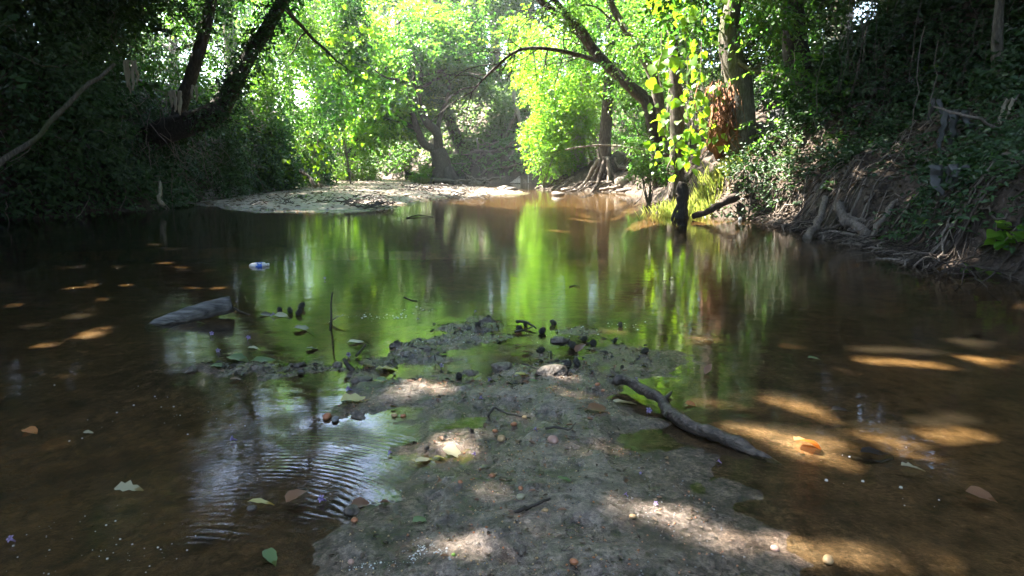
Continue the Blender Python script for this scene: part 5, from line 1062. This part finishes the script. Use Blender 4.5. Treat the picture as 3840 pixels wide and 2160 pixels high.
for row in [
    ('curled beige leaf beside the green puddle on the spit', 1553, 1656, 95, 'fallen_pale', 'lance', .1),
    ('pale pinkish leaf right of the curled beige one', 1700, 1702, 85, 'fallen_pale', 'oval', -.3),
    ('long pale leaf pointing at the small yellow leaf', 1595, 1728, 85, 'fallen_pale', 'lance', .7),
    ('small yellow leaf between the two pale leaves', 1647, 1720, 40, 'fallen_yellow', 'oval', .3),
    ('green leaf half buried in the spit near its left edge', 1579, 1957, 62, 'fallen_green', 'oval', .4),
    ('thin olive leaf on bare sand right of the sunny patch', 2121, 1803, 68, 'fallen_green', 'lance', -.4),
    ('dark brown leaf at the lower left edge of the spit', 1356, 1894, 70, 'fallen_brown', 'oval', .2),
    ('curled brown leaf standing in the shallow water left of the spit', 1105, 1885, 75, 'fallen_brown', 'oval', .6),
    ('cream-yellow leaf floating left of the spit', 980, 1887, 90, 'fallen_yellow', 'lance', .1),
    ('pale lobed leaf floating alone low on the left', 485, 1835, 85, 'fallen_pale', 'lobed', .2),
    ('orange-brown leaf floating at the left edge', 115, 1620, 52, 'fallen_orange', 'oval', -.3),
    ('tiny pale leaf right of the orange-brown one', 332, 1627, 30, 'fallen_pale', 'oval', .3),
    ('large cream lobed leaf at the upper left of the spit', 1345, 1502, 130, 'fallen_yellow', 'lobed', .25),
    ('green-and-yellow leaf on the mud ridge of the spit', 1965, 1408, 75, 'fallen_yellow', 'oval', .2),
    ('bright green leaf just below the green-and-yellow one', 2005, 1432, 46, 'fallen_green', 'lance', .0),
    ('brown leaf floating in the puddle behind the mud ridge', 1980, 1322, 60, 'fallen_brown', 'lance', .1),
    ('short brown leaf farther back in the same puddle', 1943, 1298, 32, 'fallen_brown', 'oval', .0),
    ('upturned brown leaf at the right end of the puddle', 2175, 1318, 55, 'fallen_brown', 'oval', .6),
    ('big reddish brown leaf on the spit by the branch end', 2248, 1538, 95, 'fallen_brown', 'oval', .1),
    ('mauve-grey flat leaf under the branch end', 2345, 1512, 100, 'fallen_pale', 'oval', .35),
    ('upright brown leaf in the water right of the spit', 2655, 1398, 60, 'fallen_brown', 'lance', .9),
    ('orange curled leaf floating in a sun patch on the right', 3030, 1660, 105, 'fallen_orange', 'oval', .18),
    ('grey leaf with a lobe floating far right', 3425, 1757, 72, 'fallen_pale', 'lobed', -.2),
    ('grey-brown folded leaf at the lower right', 3682, 1862, 85, 'fallen_brown', 'oval', -.6),
    ('small pale leaf below the orange curled one', 3005, 1715, 32, 'fallen_pale', 'oval', .6),
    ('small green leaf floating in the dark water on the right', 3055, 1346, 50, 'fallen_green', 'lance', .0),
    ('teal-green leaf on the debris line left of the spit', 893, 1346, 85, 'fallen_green', 'oval', -.2),
    ('second teal leaf lower on the debris line', 827, 1379, 68, 'fallen_green', 'oval', .1),
    ('long green leaf at the right of the debris line', 1000, 1355, 110, 'fallen_green', 'lance', .05),
    ('pale green leaf behind the debris line', 951, 1308, 42, 'fallen_pale', 'oval', .2),
    ('pale green leaf on the mud left of the ridge', 1385, 1378, 66, 'fallen_pale', 'oval', .4),
    ('yellow-green leaf on the mud below the pale one', 1455, 1388, 90, 'fallen_yellow', 'lobed', .15),
    ('small green leaf at the left edge of the mud', 1435, 1428, 48, 'fallen_green', 'oval', .2),
    ('pale leaf floating by the upright stick', 1260, 1212, 74, 'fallen_pale', 'lance', .05),
    ('pale oval leaf floating by the small black cones', 1057, 1186, 56, 'fallen_pale', 'oval', .05),
    ('dark leaf beside the pale oval one', 1000, 1183, 52, 'fallen_dark', 'oval', -.1),
    ('black curled leaf alone in the bright reflection', 1146, 1237, 88, 'fallen_dark', 'oval', .1),
    ('small green leaf under the grey log', 755, 1214, 32, 'fallen_green', 'oval', .1),
    ('white-edged pale leaf in the green reflection', 1345, 1285, 84, 'fallen_pale', 'lance', .25),
    ('brown leaf floating left of the pale white-edged one', 1175, 1310, 52, 'fallen_dark', 'lobed', .4),
    ('grey leaf caught below the debris line', 885, 1425, 40, 'fallen_brown', 'oval', .4),
    ('pale leaf lying in the stream right of the cones', 2661, 1280, 42, 'fallen_pale', 'oval', -.2),
    ('brown leaf at the water edge right of the branch', 2590, 1520, 42, 'fallen_orange', 'oval', -.4),
    ('dark wet leaf between branch and green reflection', 2500, 1497, 48, 'fallen_dark', 'oval', .2),
    ('grass-like pale blade floating at the lower left', 1015, 2092, 95, 'fallen_green', 'lance', -.9),
    ('dark sunken leaf on the stream bed at the right', 3290, 1700, 120, 'fallen_dark', 'lance', .1),
    ('dark sunken leaf under the round sun patch', 3160, 1540, 80, 'fallen_dark', 'lance', .1),
]:
    lb, u, v, px, mat, sh, an = row
    upt = .75 if 'upright' in lb or 'upturned' in lb or 'standing' in lb else 0.0
    fallen(lb, u, v, px, mat, sh, an, .14, 1.0, .45 if 'curled' in lb else .2, int(u), .012 if 'curled' in lb else .006, 'leaf', upt)

# black seed cones
def cone_mesh():
    mb = MB(); n = 46
    for i in range(n):
        z = 1 - 2 * (i + .5) / n; r = math.sqrt(1 - z * z); a = i * 2.39996; c = np.array([r * math.cos(a), r * math.sin(a), z]); t = norm(np.cross(c, UP + 1e-3)); b = np.cross(c, t)
        q = c * np.array([.8, .8, 1.1]); s = .26
        V = [q * .72 + t * s * .8, q * .72 + b * s * .8, q * .72 - t * s * .8, q * .72 - b * s * .8, q * 1.12 + t * s * .62, q * 1.12 + b * s * .30 + UP * .1, q * 1.12 - t * s * .62, q * 1.12 - b * s * .30]
        mb.add(V, [(0, 1, 5, 4), (1, 2, 6, 5), (2, 3, 7, 6), (3, 0, 4, 7), (4, 5, 6, 7)])
    V, F = mb.arrays(); return make_mesh('seed_cone', V, F, M['cone'])
CONE = cone_mesh()
def cone(label, u, v, px):
    p = on(u, v + px * .45); dist = np.linalg.norm(p - [0, 0, CAMH]); r = px / F_PX * dist * .42; rg = np.random.default_rng(int(u * 3 + v))
    o = bpy.data.objects.new('seed_cone', CONE); o.location = tuple(p + UP * r * .75); o.scale = (r, r, r); o.rotation_euler = tuple(rg.uniform(-1.3, 1.3, 3)); link(o); tag(o, label, 'seed cone', 'black seed cones in the shallows')
for lb, u, v, px in [
    ('round black cone alone in the green reflection right of the mud point', 2074, 1205, 30), ('small black cone farthest right in the bright reflection', 2327, 1214, 24), ('black cone at the tip of the mud point beside a stick', 1946, 1228, 34),
    ('black cone just right of the stick by the mud point', 2033, 1235, 34), ('small cone behind the stick by the mud point', 1971, 1213, 22), ('upper black cone right of the puddle clump', 2191, 1266, 28), ('larger black cone right of the puddle clump', 2224, 1281, 36),
    ('small cone in open water right of the pair', 2306, 1273, 24), ('black cone on the gravel patch at the right', 2417, 1309, 32), ('black cone against the muddy clump in the puddle', 2147, 1288, 40), ('flat black cone floating in the puddle', 2028, 1307, 36),
    ('left black cone of the pair on the mud ridge', 2128, 1359, 42), ('right black cone of the pair on the mud ridge', 2163, 1356, 36), ('dark oval seed standing on the mud below the flower', 1721, 1405, 36), ('leftmost of the small black cones by the pale oval leaf', 1049, 1159, 26),
    ('second small black cone by the pale oval leaf', 1088, 1161, 28), ('top small black cone by the pale oval leaf', 1131, 1143, 32), ('rightmost small black cone by the pale oval leaf', 1121, 1166, 30), ('tiny black seed on the sand below the green puddle', 1600, 1677, 22), ('tiny black seed at the right end of the green puddle', 1768, 1610, 24),
    ('black cone on top of the mud point clump', 1830, 1190, 32), ('small cone at the foot of the mud point clump', 1792, 1212, 26), ('dark cone lodged at the left of the mud', 1490, 1282, 30),
]: cone(lb, u, v, px)

# violet fallen flowers
def flower_mesh():
    lv = Leaves(); n = 5; a = np.arange(n) * 2 * np.pi / n; D = np.stack([np.cos(a), np.sin(a), .35 * np.ones(n)], 1)
    lv.add(D * [.25, .25, 0] + [0, 0, .8], D, np.tile([0, 0, 1.], (n, 1)), np.full(n, .6), np.linspace(.1, .9, n)); P, D, N_, L, v = lv.cat(); V, F, at_ = leaf_arrays(P, D, N_, L, L * 1.0, v, 'hex', .15, .3)
    mb = MB(); mb.tube([[0, 0, -.7], [.05, 0, 0], [0, 0, .8]], [.10, .2, .3], 7, 0, 0, False); V2, F2 = mb.arrays()
    V = np.vstack([V, V2]); F2 = F2[0] + len(V) - len(V2); return make_mesh('fallen_flower', V, [np.vstack([F, F2])], M['petal'], True, np.concatenate([at_, np.full(len(V2), .3)]))
FLOWER = flower_mesh()
for lb, u, v, px in [
    ('violet flower on the sand left of the pale leaves', 1457, 1710, 28), ('violet flower on the sand in the middle of the spit', 1773, 1708, 22), ('violet flower on the sand above the pink stone', 2011, 1621, 24), ('pale violet flower on the branch', 2429, 1553, 34), ('violet flower low on the right of the spit', 2464, 1897, 24),
    ('small violet flower just above that on the right of the spit', 2351, 1862, 20), ('tiny violet flower on the smooth wet sand', 2400, 1777, 14), ('bright violet flower at the left edge of the spit', 1215, 1884, 40), ('violet flower floating left of the ring ripples', 880, 1655, 28), ('violet flower at the lower left corner', 50, 2035, 32),
    ('violet flower floating below the grey log', 792, 1260, 22), ('violet flower floating right of that below the log', 930, 1277, 24), ('violet flower above the debris line', 823, 1319, 24), ('violet flower far out in the green reflection', 1218, 1049, 14), ('violet flower at the left of the mud', 1305, 1337, 26),
    ('pinkish violet flower on the large cream leaf', 1313, 1468, 30), ('violet flower by the pale oval leaf', 1020, 1187, 22), ('violet flower on the mud above the spit', 1654, 1382, 26), ('violet flower on the sand below the mud ridge', 1833, 1432, 20), ('violet flower on wet sand at the little pool', 1808, 1503, 20),
    ('pale violet flower at the upper end of the branch', 2391, 1432, 24), ('violet flower on the lower part of the branch', 2660, 1648, 28), ('dark violet flower on the wedge of water under the branch', 2700, 1738, 22), ('violet flower at the mud point clump', 1780, 1174, 16), ('violet pair on the water left of the mud point', 1570, 1200, 16),
]:
    p = on(u, v); dist = np.linalg.norm(p - [0, 0, CAMH]); r = px / F_PX * dist * .44; rg = np.random.default_rng(int(u + v * 3)); o = bpy.data.objects.new('fallen_flower', FLOWER); o.location = tuple(p + UP * r * .6); o.scale = (r, r, r)
    o.rotation_euler = (rg.uniform(.6, 1.5), rg.uniform(-.4, .4), rg.uniform(0, 6.28)); link(o); tag(o, lb, 'flower', 'violet flowers fallen on the sand and water')

# pebbles that can be told apart
for lb, u, v, px, mt in [
    ('orange pebble in the middle of the spit', 1881, 1650, 42, 'peb_tan'), ('large pink stone on the right of the spit', 2073, 1657, 52, 'peb_pink'), ('pale flat chip below the sunny patch', 1954, 1868, 36, 'fallen_pale'), ('orange pebble above the pale chip', 1952, 1834, 22, 'peb_red'),
    ('green berry at the end of the glint streak', 1700, 2082, 18, 'berry'), ('red pebble above the green puddle', 1513, 1562, 22, 'peb_red'), ('flat red pebble left of the middle sunny patch', 1856, 1619, 22, 'peb_red'), ('reddish chip right of the green puddle', 1927, 1597, 26, 'peb_red'),
    ('red pebble in the large sunny patch', 1725, 1810, 20, 'peb_red'), ('dusky red pebble at the top of the sunny patch', 1846, 1787, 24, 'peb_red'), ('red pebble by the left edge of the spit', 1330, 1955, 28, 'peb_red'), ('tan pebble right of the curved twig', 1968, 1563, 22, 'peb_tan'),
    ('grey pebble at the left edge by the green puddle', 1258, 1578, 34, 'peb_grey'), ('dark red pebble left of that grey one', 1228, 1568, 40, 'peb_red'), ('dark stone in the water left of the spit', 945, 1912, 34, 'mud'), ('orange pebble low on the spit', 2046, 1916, 22, 'peb_tan'), ('orange pebble beside it farther right', 2372, 1940, 28, 'peb_tan'),
    ('pink chip at the lower right of the spit', 2905, 2062, 30, 'peb_pink'), ('yellow stone in the shallows at the lower right', 3105, 2106, 42, 'peb_tan'), ('brown pebble on the bottom edge of the spit', 2155, 2112, 34, 'peb_red'), ('pink pebble by the glint streak', 1316, 2110, 26, 'peb_pink'), ('red pebble near the tip of the branch', 2240, 1463, 22, 'peb_red'), ('small red pebble next to the branch tip', 2262, 1470, 16, 'peb_red'),
    ('pale pebble at the top of the sand by the puddle', 1480, 1560, 24, 'peb_tan'),
]:
    p = on(u, v); dist = np.linalg.norm(p - [0, 0, CAMH]); r = px / F_PX * dist * .5; rock(lb, p + UP * r * .3, r, M[mt], 'berry' if 'berry' in lb else 'pebble', 'berry' if 'berry' in lb else 'pebble', int(u), .62, 'pebbles on the sand spit', 2, .12)
# mud clods and black debris
for lb, u, v, px, s in [
    ('dark mud clump at the tip of the spit', 1825, 1205, 62, 1), ('lumpy mud clump in the puddle', 2105, 1278, 66, 2), ('large brown mud ridge in the middle of the spit', 2075, 1390, 110, 3), ('rounded reddish mud lump left of the ridge', 1880, 1375, 74, 4), ('blackish mud lump at the left of the mud', 1490, 1300, 52, 5), ('low mud lump on the left mud flat', 1590, 1310, 52, 6),
    ('mud lump on the debris line left of the spit', 1270, 1372, 52, 7), ('dark mud lump on the left tip of the debris line', 720, 1385, 44, 8), ('mud lump in the middle of the debris line', 1110, 1372, 48, 9), ('mud lump below the violet flower on the left', 1365, 1425, 60, 10), ('small mud lump by the left notch of the spit', 1345, 1560, 52, 11), ('dark mud chunk at the lower edge of the spit', 1945, 2072, 50, 12), ('dark mud lump by the left edge near the brown leaf', 1330, 1918, 62, 13), ('mud lump by the upper end of the branch', 2290, 1435, 44, 14), ('tan mud lump left of the mud ridge', 1770, 1400, 60, 15),
]:
    p = on(u, v); dist = np.linalg.norm(p - [0, 0, CAMH]); r = px / F_PX * dist * .5; rock(lb, p + UP * r * .05, r, M['mud'], 'mud_lump', 'mud', s + 50, .42, 'mud lumps on the spit', 3, .35)
# twigs
def twig(label, pts, r, name='twig', mat='twig', n=14):
    P = spline([on(u, v) + UP * z for u, v, z in pts], n); mb = MB(); mb.tube(wiggle(P, .0012, rg), np.linspace(r, r * .5, n), 6, .08); return mb.own(name, M[mat], label, 'twig')
b_ = g(1241, 1230)
def vstick(label, pts, y, r):
    P = spline([at(u, v, y) for u, v in pts], 14); mb = MB(); mb.tube(P, np.linspace(r, r * .6, 14), 6, .06); return mb.own('twig', M['twig'], label, 'twig')
vstick('thin dark stick standing upright in the water', [(1238, 1240), (1243, 1190), (1241, 1140), (1246, 1095)], b_[1], .006)
vstick('short dark stick poking up left of the mud', [(1335, 1335), (1350, 1318), (1372, 1292)], g(1330, 1340)[1], .006)
vstick('stubby dark stick leaning on the left of the mud', [(1325, 1390), (1305, 1370), (1288, 1345)], g(1320, 1390)[1], .011)
vstick('small upright twig on the mud ridge', [(2066, 1350), (2067, 1330), (2066, 1315)], g(2066, 1352)[1], .004)
twig('forked twig lying by the mud point', [(1935, 1215, .012), (1975, 1225, .022), (2010, 1240, .012)], .008); twig('thin twig crossing the cones by the mud point', [(1930, 1252, .01), (1965, 1248, .015), (1998, 1240, .02)], .006)
twig('curved dark twig on the middle of the spit', [(1828, 1570, .006), (1850, 1553, .02), (1885, 1558, .012), (1930, 1564, .008), (1990, 1574, .005)], .005); twig('thin bent twig above the pink stone', [(2050, 1618, .004), (2100, 1616, .01), (2140, 1630, .012), (2158, 1610, .02)], .004)
twig('dark bark splinter lying on the lower spit', [(1922, 1932, .006), (2062, 1886, .010)], .006); twig('twig floating right of the grey log', [(870, 1160, .015), (900, 1172, .008), (940, 1182, .004)], .006)
twig('thin twig along the mud ridge', [(1960, 1382, .02), (2010, 1392, .014), (2060, 1400, .01)], .004); twig('sunken stick at the far right', [(3195, 1690, -.02), (3280, 1708, -.02), (3350, 1695, -.02)], .006)
twig('dark twigs awash in front of the sand bar', [(1525, 819, .005), (1570, 812, .02), (1625, 815, .005)], .011); twig('twig afloat in the middle of the green reflection', [(1515, 1116, .003), (1540, 1127, .004), (1566, 1130, .003)], .004); twig('small twig afloat in the bright reflection', [(2136, 1077, .003), (2155, 1072, .004), (2176, 1078, .003)], .004)
twig('stick in the water left of the stump', [(2380, 770, .02), (2410, 745, .12), (2400, 720, .25)], .012); twig('bent stick in the water by the headland logs', [(2440, 772, .0), (2425, 755, .10), (2480, 745, .08)], .01)

# stick piles on the far sand bar, washed-up twigs, gravel and foam
def stick_pile(label, u0, u1, v0, v1, n, seed, r=(.006, .016)):
    rg = np.random.default_rng(seed); pts = [on(rg.uniform(u0, u1), rg.uniform(v0, v1)) for _ in range(n)]; T = empty('stick_pile', pts[0], label, 'sticks')
    for p in pts:
        a = rg.normal(0, .6); L = rg.uniform(.12, .5); d = np.array([math.cos(a), math.sin(a), rg.normal(0, .15)]); q = wiggle(np.array([p + UP * rg.uniform(.01, .08) + d * L * t for t in np.linspace(-.5, .5, 6)]), .015, rg)
        m_ = MB(); m_.tube(q, np.linspace(1, .5, 6) * rg.uniform(*r), 5); m_.build('stick', M['twig'], T)
    return T
stick_pile('dark heap of sticks on the front edge of the sand bar', 1290, 1480, 752, 785, 46, 1); stick_pile('scattered sticks on the middle of the sand bar', 1500, 1800, 702, 730, 34, 2); stick_pile('sticks near the right end of the sand bar', 1650, 1850, 735, 752, 22, 3); stick_pile('few sticks on the left of the sand bar', 900, 1250, 745, 775, 20, 4, (.004, .01))
def bar_litter(label, polys, n, seed, sz, name='leaf_litter', mat='litter', zmin=.002):
    rg = np.random.default_rng(seed); Ps = []
    for P, k in polys:
        P = np.array(P); q = rg.uniform(P.min(0), P.max(0), (k * 5, 2)); m = poly_sd(q[:, 0], q[:, 1], P) > 0; q = q[m][:k]; z = height(q[:, 0], q[:, 1]); m = z > zmin; Ps.append(np.column_stack([q, np.maximum(z, 0) + .003])[m])
    P = np.vstack(Ps); n = len(P); lv = Leaves(); lv.add(P, rg.normal(0, 1, (n, 3)) * [1, 1, .12], UP + rg.normal(0, .25, (n, 3)), rg.uniform(*sz, n), rg.uniform(0, 1, n)); o = empty(name, (P[:, 0].mean(), P[:, 1].mean(), 0), label); o['kind'] = 'stuff'; lv.build('bits', M[mat], o, 'hex', .5, .25, .2); return o
bar_litter('dark leaf crumbs scattered on the far sand bar', [(BAR_MID, 3200)], 0, 71, (.03, .10)); bar_litter('dark plant crumbs scattered on the near sand', [(BAR_MAIN, 1100), (BAR_UP, 420), (BAR_LEFT, 200), (BAR_R, 120)], 0, 72, (.004, .018))
UPZ = gp([(1290, 1430), (1450, 1300), (1640, 1195), (1900, 1190), (2300, 1230), (2480, 1330), (2420, 1420), (1900, 1465), (1500, 1450)])
bar_litter('sodden black leaf scraps along the muddy head of the spit', [(UPZ, 420), (BAR_LEFT, 90)], 0, 73, (.010, .034), 'leaf_scraps', 'fallen_dark', -.004)
bar_litter('brown leaf scraps on the muddy head of the spit', [(UPZ, 130), (BAR_MAIN, 90)], 0, 74, (.010, .030), 'leaf_scraps', 'fallen_brown')
def gravel(label, P, n, seed, r, mat):
    rg = np.random.default_rng(seed); P = np.array(P); q = rg.uniform(P.min(0), P.max(0), (n * 5, 2)); m = (poly_sd(q[:, 0], q[:, 1], P) > 0.02) & (fbm(q[:, 0], q[:, 1], 3, 2, seed) > -.05); q = q[m][:n]; z = height(q[:, 0], q[:, 1]); k = z > 0; q, z = q[k], z[k]; mb = MB()
    O = np.array([(1, 0, 0), (0, 1, 0), (-1, 0, 0), (0, -1, 0), (0, 0, .8), (0, 0, -.6)], float); Fo = [(0, 1, 4), (1, 2, 4), (2, 3, 4), (3, 0, 4), (1, 0, 5), (2, 1, 5), (3, 2, 5), (0, 3, 5)]
    for (x, y), h in zip(q, z): mb.add(O * rg.uniform(*r) * rg.uniform(.6, 1.3, 3) @ np.array(Euler((rg.uniform(-.5, .5), rg.uniform(-.5, .5), rg.uniform(0, 6))).to_matrix()) + [x, y, h + r[0] * .3], None, Fo)
    V, F = mb.arrays(); o = mesh_obj('gravel', V, F, M[mat], None, False); return tag(o, label, None, None, 'stuff')
gravel('fine reddish grit on the near sand', BAR_MAIN, 420, 81, (.0015, .004), 'peb_red'); gravel('fine tan grit on the near sand', BAR_MAIN, 700, 82, (.0012, .0035), 'peb_tan'); gravel('fine grey grit on the near sand', BAR_MAIN, 700, 83, (.0012, .0035), 'peb_grey')
def foam(label, pts, n, spread, seed, r=(.0006, .0030)):
    rg = np.random.default_rng(seed); C = spline([on(u, v) for u, v in pts], 40) if len(pts) > 2 else np.array([on(*pts[0])] * 2); mb = MB(); th = np.linspace(0, 2 * np.pi, 7)[:-1]
    for i in range(n):
        p = C[rg.integers(len(C))] + rg.normal(0, 1, 3) * spread; p[2] = max(hz(p[0], p[1]), 0); R = r[0] + (r[1] - r[0]) * rg.uniform() ** 3
        V = [(p[0] + R * math.cos(a) * k, p[1] + R * math.sin(a) * k, p[2] + R * z) for k, z in ((1, 0), (.75, .6)) for a in th] + [(p[0], p[1], p[2] + R * .85)]
        mb.add(V, [(j, (j + 1) % 6, 6 + (j + 1) % 6, 6 + j) for j in range(6)], [(6 + j, 6 + (j + 1) % 6, 12) for j in range(6)])
    V, F = mb.arrays(); o = mesh_obj('foam', V, F, M['foam'], None, True); return tag(o, label, None, None, 'stuff')
foam('white bubble streak standing in for glints along the bottom of the spit', [(1300, 2130), (1430, 2118), (1530, 2105), (1570, 2075), (1600, 2052), (1650, 2070), (1690, 2092)], 260, np.array([.006, .008, 0]), 1)  # tiny pale domes modelled in place of white glints
foam('scattered bubbles drifting on the left shallows', [(350, 1500), (550, 1480), (700, 1560), (500, 1580), (620, 1520)], 40, np.array([.12, .10, 0]), 2, (.0008, .004))
foam('bubbles drifting at the lower left', [(150, 2000), (350, 1980), (600, 2050), (500, 2100), (200, 2120)], 60, np.array([.06, .05, 0]), 3, (.0008, .0035))
foam('bubbles drifting at the lower right', [(3090, 1710), (3205, 1740), (3335, 1868), (3545, 1855), (3390, 1680), (3150, 1850)], 14, np.array([.03, .03, 0]), 4, (.001, .006))
foam('froth line in the stream left of the mud point', [(1300, 1180), (1400, 1192), (1480, 1185), (1560, 1165), (1650, 1140)], 120, np.array([.06, .03, 0]), 5, (.001, .006))
foam('froth around the mud and the puddle', [(1500, 1330), (1640, 1290), (1900, 1260), (2100, 1250), (2250, 1230), (2420, 1205)], 120, np.array([.05, .05, 0]), 6, (.001, .005))

# ------------------------------------------------------------------ damp air in the sunlit gap
def haze_mat():
    m, N, L, out = mat_new('haze_air'); v = N('ShaderNodeVolumePrincipled'); v.inputs['Color'].default_value = (0.93, 0.97, 1.0, 1); v.inputs['Density'].default_value = 0.0012; v.inputs['Anisotropy'].default_value = 0.35
    L(v.outputs[0], out.inputs['Volume']); return m
x0, x1, y0, y1, z0, z1 = -75., 75., -26., 115., -1.6, 26.
hv = [(x, y, z) for z in (z0, z1) for y in (y0, y1) for x in (x0, x1)]
hz_o = mesh_obj('haze', hv, np.array([(0, 2, 3, 1), (4, 5, 7, 6), (0, 1, 5, 4), (2, 6, 7, 3), (0, 4, 6, 2), (1, 3, 7, 5)]), haze_mat()); tag(hz_o, 'thin bright haze hanging in the air over the stream', None, None, 'stuff')
